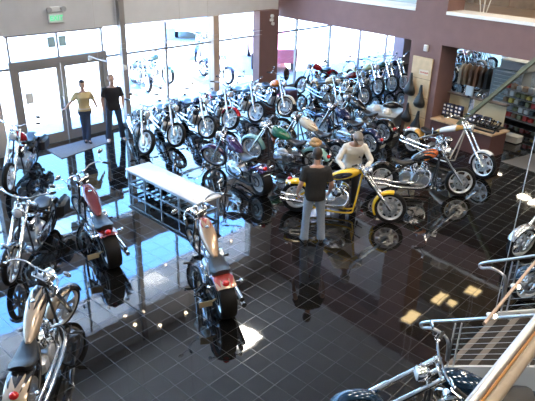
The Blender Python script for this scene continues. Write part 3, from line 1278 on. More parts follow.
# ========================================================= the motorcycles
M['black'] = paint('black_gloss', (.008, .008, .010), 0, .10)
M['red'] = paint('deep_red', (.15, .012, .009), .2, .16)
M['brightred'] = paint('bright_red', (.50, .012, .02), .1, .15)
M['yellow'] = paint('yellow_gloss', (.80, .50, .02), 0, .15)
M['yellowoval'] = paint2('yellow_black_oval', (.80, .50, .02), (.02, .02, .02), 'oval', .90)
M['bronzeflame'] = paint2('bronze_red_flames', (.42, .29, .19), (.34, .05, .04), 'flame', 1.0, .30, .22, .35)
M['bronze'] = paint2('bronze_tail', (.46, .33, .24), (.40, .06, .05), 'flame', -.16, .14, .22, .35)
M['silverflame'] = paint2('tan_black_flames', (.50, .40, .30), (.02, .02, .025), 'flame', .88, .34, .2, .35)
M['silvertail'] = paint2('tan_black_flames_tail', (.50, .40, .30), (.02, .02, .025), 'flame', -.12, .16, .2, .35)
M['fireblack'] = paint2('black_orange_flames', (.010, .010, .012), (.55, .12, .02), 'flame', .98, .26, .12)
M['whitegold'] = paint2('white_gold_ends', (.82, .80, .76), (.62, .33, .08), 'ends', .96, .20, .15)
M['whitegoldtail'] = paint2('white_gold_tail', (.82, .80, .76), (.62, .33, .08), 'ends', -.42, .45, .15)
M['plum'] = paint('dark_purple', (.045, .02, .085), .3, .13)
M['green'] = paint2('green_cream', (.015, .16, .09), (.65, .62, .52), 'ends', .80, .26, .15)
M['teal'] = paint('pale_teal', (.20, .42, .42), .1, .15)
M['cream'] = paint2('cream_brown', (.68, .58, .44), (.33, .19, .10), 'flame', .72, -.25, .15)
M['creamflat'] = paint('cream_gloss', (.68, .60, .48), 0, .15)
M['navy'] = paint('navy_blue', (.012, .022, .085), .3, .12)
M['blue'] = paint('deep_blue', (.012, .045, .10), .4, .12)
M['skyblue'] = paint('sky_blue', (.22, .42, .62), .1, .15)
M['orange'] = paint('orange_gloss', (.72, .17, .02), .0, .15)
M['tan'] = paint('tan_gold', (.50, .33, .15), .3, .16)
M['silver'] = paint('silver_paint', (.55, .57, .60), .8, .2)
M['white'] = paint('white_gloss', (.75, .75, .74), 0, .15)
M['lemon'] = paint('pale_yellow', (.72, .66, .30), 0, .15)
M['darkgreen'] = paint('dark_green', (.02, .07, .05), .2, .15)
M['darkshield'] = pm('tinted_plastic', (.012, .012, .014), .12, 0, 1)

STD = dict(fs='five', rs='five')
CH = dict(wb=1.92, rake=41, fork=1.04, wf=.09, wr=.24, seat='solo', ff=False, bars='drag', TL=.64, TW=.14, TH=.13)

# foreground
CUST = dict(wb=1.76, rake=33, fork=1.04, wf=.09, wr=.25, ff=False, bars='wide', TL=.78, TW=.13, TH=.125, plate='side', lean=4)
bike('touring motorcycle with red tank and wide bars beside the entrance doors at far left', at(10, 192), at(36, 160), wb=1.75, rake=35, fork=1.06, ff=False, bars='wide', tank='brightred', fen='black', fs='wire', seat='dual', bags=True)
bike('black long-fork chopper facing the camera at left edge, in front of the red one', at(13, 283), at(39, 245), **{**CH, 'ff': True, 'wb': 1.80, 'fork': 1.0, 'rake': 37, 'bars': 'wide', 'wr': .2, 'tank': 'black', 'fs': 'five', 'bags': True})
bike('deep red custom motorcycle seen from behind with fat rear tyre and turned front wheel', at(79, 238), at(113, 266), 'r', heading=120, **{**CUST, 'tank': 'red', 'steer': 24, 'fs': 'wire', 'fend': 118})
bike('bronze custom motorcycle with red flames seen from behind in the middle of the floor', at(194, 273), at(226, 315), 'r', heading=109, **{**CUST, 'tank': 'bronzeflame', 'fen': 'bronze', 'steer': 26, 'fend': 130})
bike('tan motorcycle with black tribal flames seen from behind in the bottom left corner', at(62, 345), at(33, 420), 'r', heading=96, **{**CUST, 'TW': .12, 'wr': .22, 'tank': 'silverflame', 'fen': 'silvertail', 'steer': -30, 'ff': True, 'fend': 145, 'plate': False})
FA = at(353, 429)
bike('dark blue chopper with long chrome fork in front of the metal stairs', FA, None, heading=176, **{**CH, 'wb': 1.9, 'rake': 48, 'fork': 1.10, 'Rf': .31, 'tank': 'blue', 'bars': 'drag', 'ff': True, 'fs': 'wire', 'steer': 10, 'fork_r': .03, 'fork_w': .085})
# the two customs, the white one and the flamed one in the middle
bike('bright yellow chopper with black oval on its tank, between the two men', at(388, 223), at(296, 211), wb=1.88, rake=40, fork=1.02, wf=.12, wr=.22, Rf=.325, tank='yellowoval', fen='yellow', frame='yellow', fs='ten', rs='ten', bars='drag', ff=True, ffa=(82, 212), fend=128, TL=.66, TW=.14, TH=.13, mirrors=False)
bike('black motorcycle with orange flames on its tank, right of the yellow chopper', at(458, 196), at(386, 192), wb=1.72, rake=36, fork=.92, tank='fireblack', fen='black', fs='six', rs='six', bars='wide', pipes='low', ff=False)
bike('white and gold chopper parked along the maroon counter', at(480, 178), at(406, 152), wb=2.05, rake=40, fork=1.12, tank='whitegold', fen='whitegoldtail', frame='creamflat', fs='six', rs='six', bars='wide', TL=.74, TW=.12, TH=.11, wr=.2, wf=.1, ff=True, ffm='white', ffa=(60, 190), fend=140, mirrors=False)
bike('dark purple motorcycle with fat rear tyre right of the white display bench', at(216, 168), at(264, 196), **{**CH, 'wb': 1.88, 'rake': 38, 'fork': .96, 'tank': 'plum', 'wr': .24, 'fs': 'five', 'ff': True, 'bars': 'wide', 'steer': 38, 'fend': 130})
bike('green and cream motorcycle behind the purple one', at(253, 160), at(312, 173), wb=1.70, tank='green', fen='teal', fs='wire', rs='wire', bars='wide', cover='tanleather')
bike('cream motorcycle with brown tank flash, just behind the man in black T-shirt', at(286, 149), at(338, 166), wb=1.72, tank='cream', fen='black', bars='wide', fs='five')
bike('navy blue motorcycle with red tail light behind the man in white shirt', at(322, 137), at(372, 155), wb=1.78, tank='navy', fen='navy', bars='ape', fs='five', rs='five', pipes='low')
bike('glossy black motorcycle with silver bars between the navy one and the grey display case', at(338, 127), at(384, 143), wb=1.78, tank='black', bars='ape', fs='five', rs='five')
# the row by the window, noses towards the room
rows = [((145, 155), 'chrome and black motorcycle with red headlamp badge next to the man at the doors', 'black', 'five', {}),
        ((175, 147), 'black motorcycle with chrome fork, second in the window row from the doors', 'black', 'five', {}),
        ((206, 139), 'navy touring motorcycle, third in the window row from the doors', 'navy', 'seven', {'bags': True}),
        ((229, 130), 'silver motorcycle with red front fender in the window row', 'silver', 'five', {'fen': 'brightred', 'ff': True}),
        ((255, 123), 'sky blue motorcycle in the window row right of the red-fendered one', 'skyblue', 'five', {'fen': 'black'}),
        ((284, 117), 'orange motorcycle with black windshield at the foot of the plum column', 'orange', 'wire', {'fen': 'creamflat', 'ff': True, 'shield': True})]
for p, lb, tk, fs, kw in rows:
    bike(lb, at(*p), None, heading=(-72 if p[0] == 145 else -63) + random.uniform(-3, 3), steer=30, group='motorcycles in the window row', **{**dict(wb=1.68, tank=tk, fs=fs, rs='five', bars='wide', ff=False, fork_r=.028), **kw})
far = [((300, 94), 'red motorcycle at left end of the far window row', 'brightred', 'wire', 226), ((338, 113), 'tan motorcycle in the far window row', 'tan', 'five', -66),
       ((363, 106), 'crimson motorcycle with tall bars in the far window row', 'red', 'wire', -56), ((377, 96), 'pale yellow motorcycle in the far window row', 'lemon', 'wire', -62),
       ((391, 93), 'dark green motorcycle in the far window row', 'darkgreen', 'wire', -60), ((403, 91), 'navy motorcycle at right end of the far window row', 'navy', 'wire', -58)]
for p, lb, tk, fs, hd in far:
    bike(lb, at(*p), None, heading=hd, group='motorcycles in the far window row', wb=1.66, tank=tk, bars='ape' if tk in ('tan', 'red') else 'wide', fs=fs, rs='five', ff=False)
shop = [((449, 84), 'black motorcycle left in the back shop seen over the counter', 'black', -58), ((458, 80), 'sky blue motorcycle in the back shop seen over the counter', 'skyblue', -50), ((468, 78), 'silver motorcycle in the back shop seen over the counter', 'silver', -60),
        ((478, 76), 'white motorcycle in the back shop seen over the counter', 'white', -52), ((489, 73), 'navy motorcycle in the back shop beside the grey tool cabinet', 'navy', -58)]
for p, lb, tk, hd in shop:
    bike(lb, at(*p), None, heading=hd, group='motorcycles in the back shop', wb=1.66, tank=tk, bars='ape', fs='wire', rs='five')
# beside the stairs at the right edge
bike('silver motorcycle half out of frame beyond the stairs at right edge', at(517, 258), None, heading=205, wb=1.7, tank='silver', fen='silver', fs='wire', ff=True, ffa=(20, 190), bars='drag', mirrors=False)
bike('sky blue motorcycle seen through the far stair handrail at right edge', at(524, 300), None, heading=196, wb=1.7, tank='skyblue', fen='blue', fs='five', bars='drag', mirrors=False)
# outside on the parking lot
outs = [((148, 92), 'motorcycle parked outside beyond the glass, nearest to the column', 'black', -60), ((168, 84), 'motorcycle parked outside between two others in the glare', 'darkgreen', -40),
        ((196, 62), 'small motorcycle parked far out on the sunlit lot', 'navy', -90), ((228, 84), 'motorcycle parked outside behind the tan window post', 'navy', -50)]
for p, lb, tk, hd in outs:
    q = at(*p)
    bike(lb, q, None, z=-.02, heading=hd, group='motorcycles parked outside', wb=1.66, tank=tk, bars='wide', fs='five', rs='five')
# ================================================================== things
# door mat
b = MB()
pts = [at(47, 150), at(105, 135), at(107, 143), at(62, 159)]
b.prism(pts, .0, .014)
tag(b.build('door_mat', M['mat']), 'grey fibre door mat in front of the glass entrance doors', 'mat')

# display bench
c0, c1 = at(125, 168.5, .47), at(197, 204, .47)
c2 = at(146, 160.5, .47)
ax = (c1 - c0)
Lb = ax.length
ax.normalize()
ay = Vector((-ax.y, ax.x, 0))
Wb = abs((c2 - c0).dot(ay))
o0 = Vector((c0.x, c0.y, 0))
t = thing('display_bench', 'long low white-topped display bench on steel frame in front of the window row', 'bench', o0, (0, 0, math.atan2(ax.y, ax.x)))
b = MB()
b.box((Lb / 2, Wb / 2, .45), (Lb, Wb, .045), None, .01)
b.build('table_top', pm('white_laminate', (.82, .81, .80), .25, 0, .3), t)
b = MB()
for y in (.05, Wb - .05):
    b.bar((.02, y, .41), (Lb - .02, y, .41), .03, .05)
    b.bar((.02, y, .14), (Lb - .02, y, .14), .03, .04)
b.build('side_rail', M['steel'], t)
for i in range(5):
    for y in (.05, Wb - .05):
        b = MB()
        x = .05 + (Lb - .1) * i / 4
        b.bar((x, y, 0), (x, y, .43), .035, .035, (1, 0, 0))
        b.build('leg', M['steel'], t)
for i in range(12):
    b = MB()
    x = .12 + (Lb - .24) * i / 11
    b.bar((x, .03, .165), (x, Wb - .03, .165), .07, .02)
    b.build('shelf_slat', M['darkmetal'], t)
for k, x in enumerate((.62, 1.05)):
    b = MB()
    b.lathe([(.02, 0), (.09, 0), (.1, .03), (.05, .06), (.035, .16), (.06, .19), (.06, .22), (.01, .225)], o0 + ax * x + ay * (Wb * .35) + Vector((0, 0, .178)), 'z', 16)
    b.bar(o0 + ax * (x - .1) + ay * (Wb * .35) + Vector((0, 0, .21)), o0 + ax * (x - .28) + ay * (Wb * .45) + Vector((0, 0, .19)), .06, .03)
    tag(b.build('wheel_chock', M['darkmetal']), 'black metal stand on the lower shelf of the bench, ' + ('nearer its left end' if k == 0 else 'nearer its middle'), 'stand', 'stands under the bench')

# grey display case and its things
g0, g1, g2 = at(356, 104, .5), at(396, 109.5, .5), at(389, 119, .5)
gx = (at(367, 115.5, .5) - g2)
gl = gx.length
ga = math.atan2(gx.y, gx.x)
gy = (g1 - g2).length
g2 = g2 + Vector((.14, .2, 0))
t = thing('display_case', 'grey box-shaped display case behind the black motorcycle', 'display case', (g2.x, g2.y, 0), (0, 0, ga))
gs = -1 if (gx.x * (g1 - g2).y - gx.y * (g1 - g2).x) < 0 else 1
b = MB()
b.box((.45, gs * .55, .26), (1.0, 1.1, .44), None, .02)
b.build('cabinet_body', pm('grey_laminate', (.22, .245, .26), .4), t)
b = MB()
b.box((.45, gs * .55, .49), (1.06, 1.16, .03), None, .01)
b.build('case_top', pm('pale_grey_top', (.30, .33, .35), .3), t)
b = MB()
b.box((.45, gs * .55, .03), (.94, 1.04, .06))
b.build('plinth', M['darkmetal'], t)
gR = Matrix.Rotation(ga, 3, 'Z')
for x, y, kk, lb in ((.25, .25, 'helmet', 'white open helmet on the grey display case, nearest its left end'), (.65, .45, 'helmet', 'white open helmet in the middle of the grey display case'), (.3, .85, 'tank', 'black motorcycle part lying on the grey display case, right end')):
    p = Vector((g2.x, g2.y, 0)) + gR @ Vector((x, gs * y, .508))
    b = MB()
    if kk == 'helmet':
        b.ell(p + Vector((0, 0, .04)), (.15, .12, .13), None, 16, 8, -.3, PI / 2)
        q = tag(b.build('helmet', M['white']), lb, 'helmet', 'helmets on the display case')
        b = MB()
        b.tube([p + Vector((.12 * math.cos(a), .1 * math.sin(a), .005)) for a in [2 * PI * i / 14 for i in range(14)]], .012, 6, loop=True)
        b.build('helmet_rim', M['rubber'], q)
    else:
        f_tank(p.x + .25, p.z + .10, p.x - .25, p.z + .09, .14, .12)(b)
        for v in range(0):
            pass
        bb = MB()
        f_tank(.25, .09, -.25, .08, .14, .12)(bb)
        q = obj('spare_tank', bb.mesh('spare_tank', M['black']))
        q.location = p
        tag(q, lb, 'spare tank')
# round purple ottoman
p = at(288, 102)
t = thing('ottoman', 'round dark purple ottoman beside the far window row', 'ottoman', p)
b = MB()
b.lathe([(.02, .06), (.29, .06), (.32, .1), (.32, .40), (.29, .46), (.2, .49), (.02, .495)], n=32, axis='z')
b.build('cushion', pm('purple_vinyl', (.06, .035, .07), .3), t)
b = MB()
b.lathe([(.02, 0), (.26, 0), (.26, .06), (.02, .06)], n=28, axis='z')
b.build('base', M['darkmetal'], t)

# ------------------------------------------------------------- counter
b = MB()
t = thing('counter', 'maroon sales counter with light oak top filling the opening beside the pillar', 'counter', bp(-2.14, 0))
o = bp(-2.14, 0)
rb = [bp(-2.145, .02) - o, bp(-.30, .02) - o, bp(-.26, .70) - o, bp(-2.145, .70) - o]
b.prism(rb, 0.0, .62)
b.build('counter_body', M['counterred'], t)
b = MB()
b.prism([bp(-2.145, -.06) - o, bp(-.24, -.06) - o, bp(-.20, .74) - o, bp(-2.145, .74) - o], .62, .665)
b.build('counter_top', M['counterwood'], t)
# shelf unit on the counter's back edge
sh = thing('shelf_unit', 'low open shelf with beige back panels standing along the back edge of the counter', 'shelf', bp(-2.1, .48, .665))
o = bp(-2.1, .48, .665)
for u0, u1 in ((-2.12, -1.50), (-1.34, -.40)):
    b = MB()
    b.prism([bp(u0, .70) - o, bp(u1, .70) - o, bp(u1, .73) - o, bp(u0, .73) - o], .0, .62)
    b.build('back_panel', pm('beige_panel_%d' % (u0 * -10), (.55, .45, .28), .6), sh)
b = MB()
b.prism([bp(-2.13, .42) - o, bp(-.36, .42) - o, bp(-.36, .73) - o, bp(-2.13, .73) - o], .0, .05)
b.build('lower_shelf', M['darkmetal'], sh)
b = MB()
b.prism([bp(-2.13, .55) - o, bp(-.36, .55) - o, bp(-.36, .76) - o, bp(-2.13, .76) - o], .62, .66)
b.build('upper_shelf', pm('shelf_brown', (.16, .11, .08), .5), sh)
for u in (-1.95, -1.42, -.40):
    b = MB()
    b.bar(bp(u, .60, 0) - o, bp(u, .60, .64) - o, .05 if u != -1.42 else .14, .05, BD)
    b.build('upright', M['darkmetal'], sh)


def carton(p, sz, lb, grp, colr, ang):
    q = thing('parts_box', lb, 'box', p, (0, 0, ang), grp)
    b = MB()
    b.box((0, 0, sz[2] / 2), sz, None, .004)
    b.build('box_body', colr, q)
    b = MB()
    b.box((0, -sz[1] / 2 - .001, sz[2] * .5), (sz[0] * .62, .004, sz[2] * .5))
    b.build('paper_label', M['whitetrim'], q)


M['boxdark'] = pm('dark_carton', (.035, .03, .05), .5)
M['boxblue'] = pm('blue_carton', (.06, .09, .22), .5)
bang = math.atan2(BD.y, BD.x)
n = 0
for cl, (u0, cnt) in enumerate(((-2.07, 3), (-1.70, 2), (-1.22, 3), (-.82, 2))):
    for lv in range(3 if cl < 2 else 2):
        for i in range(cnt):
            n += 1
            pos = ['leftmost', 'second', 'third', 'right-hand'][cl]
            lb = 'dark parts box, %s stack on the counter shelf, %s layer, %s of its row' % (pos, ['bottom', 'middle', 'top'][lv], ['first', 'second', 'last'][i])
            carton(bp(u0 + i * .115, .50, .716 + lv * .105), (.105, .12, .10), lb, 'parts boxes on the counter shelf', M['boxdark'] if (i + lv) % 3 else M['boxblue'], bang)
# pale blue monitor
t = thing('monitor', 'pale blue card terminal screen on a post above the counter', 'screen', bp(-1.42, .50, 1.325), (0, 0, bang))
b = MB()
b.box((0, 0, .17), (.22, .05, .27), None, .012)
b.build('screen_body', pm('pale_blue_plastic', (.42, .52, .60), .35), t)
b = MB()
b.box((0, -.027, .17), (.18, .006, .22))
b.build('screen', pm('screen_glass', (.50, .62, .70), .1), t)
b = MB()
b.bar((0, 0, 0), (0, 0, .05), .06, .04, (1, 0, 0))
b.build('neck', M['darkmetal'], t)
# black parts rack on the counter
t = thing('parts_rack', 'low black rack of chrome levers on the right half of the counter', 'rack', bp(-.62, .20, .665), (0, 0, bang))
b = MB()
for y in (-.14, .14):
    b.bar((-.34, y, .02), (.34, y, .02), .03, .04)
b.bar((-.34, -.14, .02), (-.34, .16, .24), .03, .03)
b.bar((.34, -.14, .02), (.34, .16, .24), .03, .03)
b.bar((-.34, .16, .24), (.34, .16, .24), .03, .03)
b.bar((-.34, .0, .13), (.34, .0, .13), .03, .03)
b.build('rack_frame', M['darkmetal'], t)
for i in range(6):
    q = bp(-.62, .20, .665) + BD * (-.28 + i * .11) + Vector((0, 0, .16))
    b = MB()
    b.smooth([q - BN * .12 - Vector((0, 0, .02)), q, q + BN * .10 + Vector((0, 0, .07)), q + BN * .13 + Vector((0, 0, .13))], [.018, .022, .014, .02], 8)
    tag(b.build('control_lever', M['chrome'] if i % 2 else M['darkmetal']), '%s of the six control levers on the black counter rack, counted from left' % ['first', 'second', 'third', 'fourth', 'fifth', 'last'][i], 'lever', 'levers on the counter rack')
for i in range(5):
    q = bp(-1.62 + i * .19, .64, 1.326)
    b = MB()
    b.lathe([(.01, 0), (.05, 0), (.06, .02), (.055, .08), (.03, .10), (.03, .13), (.01, .135)], q, 'z', 14)
    if i == 1:
        continue
    tag(b.build('chrome_fitting', M['chrome']), '%s chrome fitting on top of the counter shelf' % ['leftmost', '', 'second', 'third', 'rightmost'][i], 'fitting', 'chrome fittings on the shelf top')

# seat board on the pillar with motorcycle seats
t = thing('display_board', 'tall light wood board with seats hung on it, fixed to the plum pillar', 'board', bp(-2.66, -.02, .05), (0, 0, bang))
b = MB()
b.box((0, -.02, 1.10), (.66, .035, 2.2), None, .006)
b.build('board_panel', pm('birch_ply', (.63, .47, .28), .45, noise=.14, nscale=5), t)
b = MB()
for z in (.55, 1.10, 1.62):
    b.box((0, -.04, z), (.66, .006, .008))
b.build('panel_joint', M['counterred'], t)
b = MB()
b.box((.09, -.040, 1.80), (.30, .008, .14), None, .003)
sg = b.build('sign_card', pm('cream_card', (.72, .62, .48), .6), t)
b = MB()
for i in range(7):
    x = -.02 + i * .037
    b.smooth([(x, -.047, 1.775), (x + .012, -.047, 1.815 + .01 * (i % 3 == 0)), (x + .024, -.047, 1.785), (x + .037, -.047, 1.80 - .012 * (i % 2))], .0045, 5, 3)
b.build('red_script', pm('sign_red', (.55, .04, .03), .5), sg)


def hung_seat(u, z, s, lb, rot=0):
    rings = []
    for k, (h, w, d) in enumerate(((.62, .03, .03), (.5, .045, .05), (.36, .055, .06), (.22, .10, .09), (.10, .15, .12), (0, .165, .13), (-.09, .14, .11), (-.15, .06, .05))):
        rings.append([(x, y - d * .7 - .03, h) for x, y in [(w * math.cos(2 * PI * j / 16), d * math.sin(2 * PI * j / 16)) for j in range(16)]])
    b = MB()
    b.loft(rings)
    o = obj('spare_saddle', b.mesh('spare_saddle', M['leather']))
    o.location = bp(u, -.05, z)
    o.rotation_euler = (R(6), R(rot), bang)
    o.scale = (s * 1.3, s, s)
    tag(o, lb, 'seat', 'seats on the display board')
    b = MB()
    b.tube([(0, .02, .55), (0, -.02, .55), (0, -.03, .6)], .008, 6)
    b.build('hook', M['steel'], o)


hung_seat(-2.90, 1.27, .85, 'black motorcycle seat hung on the pillar board, upper left')
hung_seat(-2.52, 1.0, .85, 'black motorcycle seat hung on the pillar board, right side below the sign card', 0)
hung_seat(-2.90, .48, .75, 'black motorcycle seat hung low on the left of the pillar board')
hung_seat(-2.55, .27, .85, 'black motorcycle seat hung lowest on the right of the pillar board', 6)
b = MB()
b.box(bp(-2.62, -.035, 2.50), (.13, .06, .17), Matrix.Rotation(bang, 3, 'Z'), .01)
q = tag(b.build('speaker_box', M['whitetrim']), 'small white wall box on the pillar above the seat board', 'wall box')
b = MB()
b.box(bp(-2.62, -.068, 2.50), (.09, .006, .12), Matrix.Rotation(bang, 3, 'Z'))
b.build('grille', pm('pale_grille', (.6, .6, .6), .6), q)

# olive brace
b = MB()
a_, c_ = bp(-1.22, -.10, .72), bp(.42, -.10, 2.64)
dd = (c_ - a_).normalized()
b.bar(a_, a_ + dd * 3.0, .09, .14, BN)
tag(b.build('diagonal_brace', pm('olive_paint', (.15, .155, .09), .5, noise=.1)), 'olive green diagonal steel brace rising from the counter to the plum beam', 'brace')

# grey tool cabinet
p = at(500, 114)
t = thing('tool_cabinet', 'tall grey cabinet of many shallow drawers in the back shop', 'cabinet', p, (0, 0, bang))
b = MB()
b.box((0, .3, .72), (1.05, .6, 1.44), None, .01)
b.build('cabinet_body', pm('cabinet_grey', (.24, .27, .28), .45), t)
for k in range(11):
    b = MB()
    b.box((0, -.012, .13 + k * .122), (1.0, .03, .108), None, .008)
    d = b.build('drawer', pm('drawer_grey_%d' % k, (.30, .34, .35), .45), t)
    b = MB()
    b.bar((-.42, -.035, .165 + k * .122), (.42, -.035, .165 + k * .122), .015, .015)
    b.build('drawer_pull', M['steel'], d)
p2 = p + Vector((0, 0, 1.44))
t = thing('grey_crate', 'grey steel chest lying on top of the drawer cabinet', 'chest', p2, (0, 0, bang))
b = MB()
b.box((.12, .3, .14), (.95, .5, .27), None, .02)
b.build('chest_body', pm('chest_grey', (.33, .35, .35), .5), t)
b = MB()
b.box((.12, .3, .29), (.98, .53, .04), None, .012)
b.build('lid', pm('chest_lid', (.42, .44, .44), .45), t)
# clothes rail
p = at(471, 103)
t = thing('clothes_rail', 'chrome clothes rail in the back shop seen above the counter', 'clothes rail', p, (0, 0, bang))
b = MB()
for x in (-.6, .6):
    b.tube([(x, 0, 0), (x, 0, 1.35)], .016, 8)
    b.tube([(x, -.25, .02), (x, .25, .02)], .016, 8)
b.tube([(-.6, 0, 1.35), (.6, 0, 1.35)], .016, 8)
b.build('rail_frame', M['chrome'], t)
cols = [('cream', (.40, .34, .27)), ('tan', (.27, .17, .10)), ('brown', (.14, .08, .05)), ('rust', (.22, .10, .05)), ('dark brown', (.08, .045, .03)), ('black', (.02, .02, .02))]
for i, (cn, cc) in enumerate(cols):
    x = -.5 + i * .2
    b = MB()
    b.loft([[(x + dx * w, y * w2, z) for dx, y in ((-.06, -.2), (.06, -.2), (.08, 0), (.06, .2), (-.06, .2), (-.08, 0))] for z, w, w2 in ((.62, 1, 1.05), (.9, .9, .95), (1.15, .9, 1.0), (1.27, .6, .5), (1.31, .2, .15))])
    o = obj('jacket', b.mesh('jacket', pm('jacket_%d' % i, cc, .8)))
    o.location = p
    o.rotation_euler = (0, 0, bang)
    tag(o, '%s jacket on the clothes rail in the back shop' % cn, 'jacket', 'jackets on the rail')
    b = MB()
    b.tube([(x, 0, 1.30), (x, 0, 1.36), (x + .02, .03, 1.385), (x, .05, 1.36)], .006, 6)
    b.build('hanger', M['chrome'], o)

# right-hand shelving with packages
p = at(527, 124)
rang = R(-58)
t = thing('merchandise_rack', 'steel merchandise rack of small packages at the right edge of the back shop', 'rack', p, (0, 0, rang))
b = MB()
b.box((0, .06, .55), (1.9, .04, 1.1))
b.build('peg_board', pm('peg_board', (.24, .21, .18), .7), t)
b = MB()
for z in (.10, .32, .54, .76, .98):
    b.box((0, -.12, z), (1.9, .34, .025))
b.build('rack_shelf', pm('rack_shelf', (.3, .28, .26), .5), t)
for x in (-.95, .95):
    b = MB()
    b.box((x, -.02, .57), (.05, .12, 1.14))
    b.build('rack_post', M['steel'], t)
pc = [('cream', (.62, .56, .46)), ('red', (.50, .05, .04)), ('yellow', (.62, .48, .10)), ('grey', (.42, .42, .42)), ('white', (.72, .71, .68)), ('brown', (.30, .19, .12)), ('black', (.03, .03, .03)), ('olive', (.25, .24, .12))]
pmats = [pm('packet_%s' % a, c, .4) for a, c in pc]
RT = Matrix.Rotation(rang, 3, 'Z')
sn = ['bottom', 'second', 'middle', 'fourth', 'top']
ordn = ['first', 'second', 'third', 'fourth', 'fifth', 'sixth', 'seventh', 'eighth', 'last']
for j, z in enumerate((.114, .334, .554, .774, .994)):
    for i in range(9):
        kk = random.randrange(8)
        b = MB()
        hgt = random.uniform(.10, .165)
        b.box((0, 0, hgt / 2), (.15, .14, hgt), None, .012)
        b.box((0, 0, hgt + .01), (.06, .02, .03))
        o = obj('package', b.mesh('package', pmats[kk]))
        o.location = p + RT @ Vector((-.82 + i * .205, -.14, z))
        o.rotation_euler = (0, 0, rang + random.uniform(-.2, .2))
        tag(o, '%s packet, %s from the left on the %s shelf of the merchandise rack' % (pc[kk][0], ordn[i], sn[j]), 'package', 'packets on the merchandise rack')
b = MB()
q = at(512, 142)
b.box((0, 0, .09), (.42, .30, .17), None, .01)
b.box((0, 0, .185), (.44, .32, .03), None, .005)
o = obj('storage_box', b.mesh('storage_box', pm('pale_storage', (.52, .50, .47), .5)))
o.location = q + Vector((0, 0, .013))
o.rotation_euler = (0, 0, bang)
tag(o, 'pale lidded storage box on the grey carpet by the counter end', 'box')

# exit sign with emergency lamps
t = thing('exit_sign', 'white EXIT sign with green letters on the grey wall above the entrance doors', 'sign', wp(-.02, -.04, 3.06), (0, 0, WA))
b = MB()
b.box((0, 0, .12), (.40, .07, .24), None, .01)
b.build('sign_box', M['whitetrim'], t)
cu = bpy.data.curves.new('exit_letters', 'FONT')
cu.body = 'EXIT'
cu.size = .17
cu.extrude = .004
cu.align_x = 'CENTER'
cu.align_y = 'CENTER'
tmp = bpy.data.objects.new('letters_raw', cu)
col.objects.link(tmp)
dg = bpy.context.evaluated_depsgraph_get()
dg.update()
me = bpy.data.meshes.new_from_object(tmp.evaluated_get(dg))
bpy.data.objects.remove(tmp)
me.materials.clear()
o = obj('letters', me, t)
o.location = (0, -.037, .115)
o.rotation_euler = (PI / 2, 0, 0)
me.materials.append(pm('exit_green', (.03, .42, .20), .4, emit=(.05, .8, .35), es=.5))
t = thing('emergency_light', 'white emergency light with two lamp heads above the EXIT sign', 'light', wp(-.02, -.04, 3.32), (0, 0, WA))
b = MB()
b.box((0, 0, .07), (.24, .08, .13), None, .015)
b.build('battery_box', M['whitetrim'], t)
for x in (-.19, .19):
    b = MB()
    b.lathe([(.02, .06), (.05, .05), (.062, 0), (.062, -.05), (.05, -.055), (.01, -.05)], (x, -.055, .07), 'y', 16)
    b.bar((x * .5, 0, .07), (x, 0, .07), .02, .02)
    b.build('lamp_head', pm('grey_lamp_%d' % (x > 0), (.4, .4, .4), .5), t)
t = thing('emergency_light', 'pair of small white spotlights at the top of the plum column', 'light', wp(7.55, -.30, 2.55), (0, 0, WA))
b = MB()
b.box((0, -.02, .05), (.16, .06, .09), None, .01)
b.build('battery_box', M['whitetrim'], t)
for x, z in ((-.02, .18), (.02, -.07)):
    b = MB()
    b.lathe([(.02, .04), (.05, .03), (.06, -.04), (.02, -.045)], (x, -.05, z), 'y', 14)
    b.bar((x, -.03, .05), (x, -.03, z), .02, .02)
    b.build('lamp_head', M['whitetrim'], t)
# stickers on the glass above the doors
for s in (-.25, .05):
    b = MB()
    b.slab(wp(s, .09), wp(s + .2, .09), .012, 2.46, 2.72)
    tag(b.build('window_sticker', pm('pale_blue_film', (.42, .62, .66), .5)), 'pale blue sticker on the glass above the doors, %s of the pair' % ('left' if s < 0 else 'right'), 'sticker', 'stickers above the doors')
b = MB()
b.slab(wp(-1.02, .075), wp(-.82, .075), .008, 1.15, 1.42)
tag(b.build('window_sticker', M['whitetrim']), 'pale notice stuck on the left leaf of the entrance doors', 'sticker')

# ------------------------------------------- cable and rail lights
M['halo'] = pm('lamp_glow', (1, .9, .8), .5, emit=(1.0, .72, .50), es=14)
M['wire'] = pm('thin_wire', (.55, .53, .50), .4, .6)


def spot(t, p, d, sz=.035):
    d = Vector(d).normalized()
    b = MB()
    b.lathe([(sz * .3, -.07), (sz * .6, -.06), (sz, 0), (sz * .95, .01)], p, tuple(d), 12)
    h = b.build('lamp_head', M['whitetrim'], t)
    b = MB()
    b.lathe([(sz * .85, .004), (sz * .5, .012), (.002, .014)], p, tuple(d), 12)
    b.build('bulb', M['halo'], h)


Zc = 2.85
A0 = at(60, 62, Zc)
a1 = at(89, 56, Zc)
a2 = at(126, 66, Zc)
t = thing('cable_light', 'white bent lamp track with two spotlight heads hanging in front of the doors', 'light', a1)
b = MB()
b.smooth([(0, 0, 0), (a2 - a1) * .3 + Vector((0, 0, -.02)), (a2 - a1) * .75, a2 - a1], .014, 8)
b.build('track', M['whitetrim'], t)
for q in (.03, .97):
    spot(t, (a2 - a1) * q + Vector((0, 0, -.06)), (.3, .3, -1), .045)
b = MB()
for q in (.25, .8):
    b.tube([(a2 - a1) * q, (a2 - a1) * q + Vector((0, 0, ZT - Zc))], .0035, 5)
b.build('suspension_wire', M['wire'], t)
c1, c2 = at(78, 53, Zc), at(262, 34.5, Zc)
t = thing('cable_light', 'long thin cable light stretched across the window wall, with two small heads', 'light', c1)
b = MB()
for dz in (0, .10):
    b.tube([(0, 0, dz), (c2 - c1) + Vector((0, 0, dz))], .005, 5)
b.build('cable', M['wire'], t)
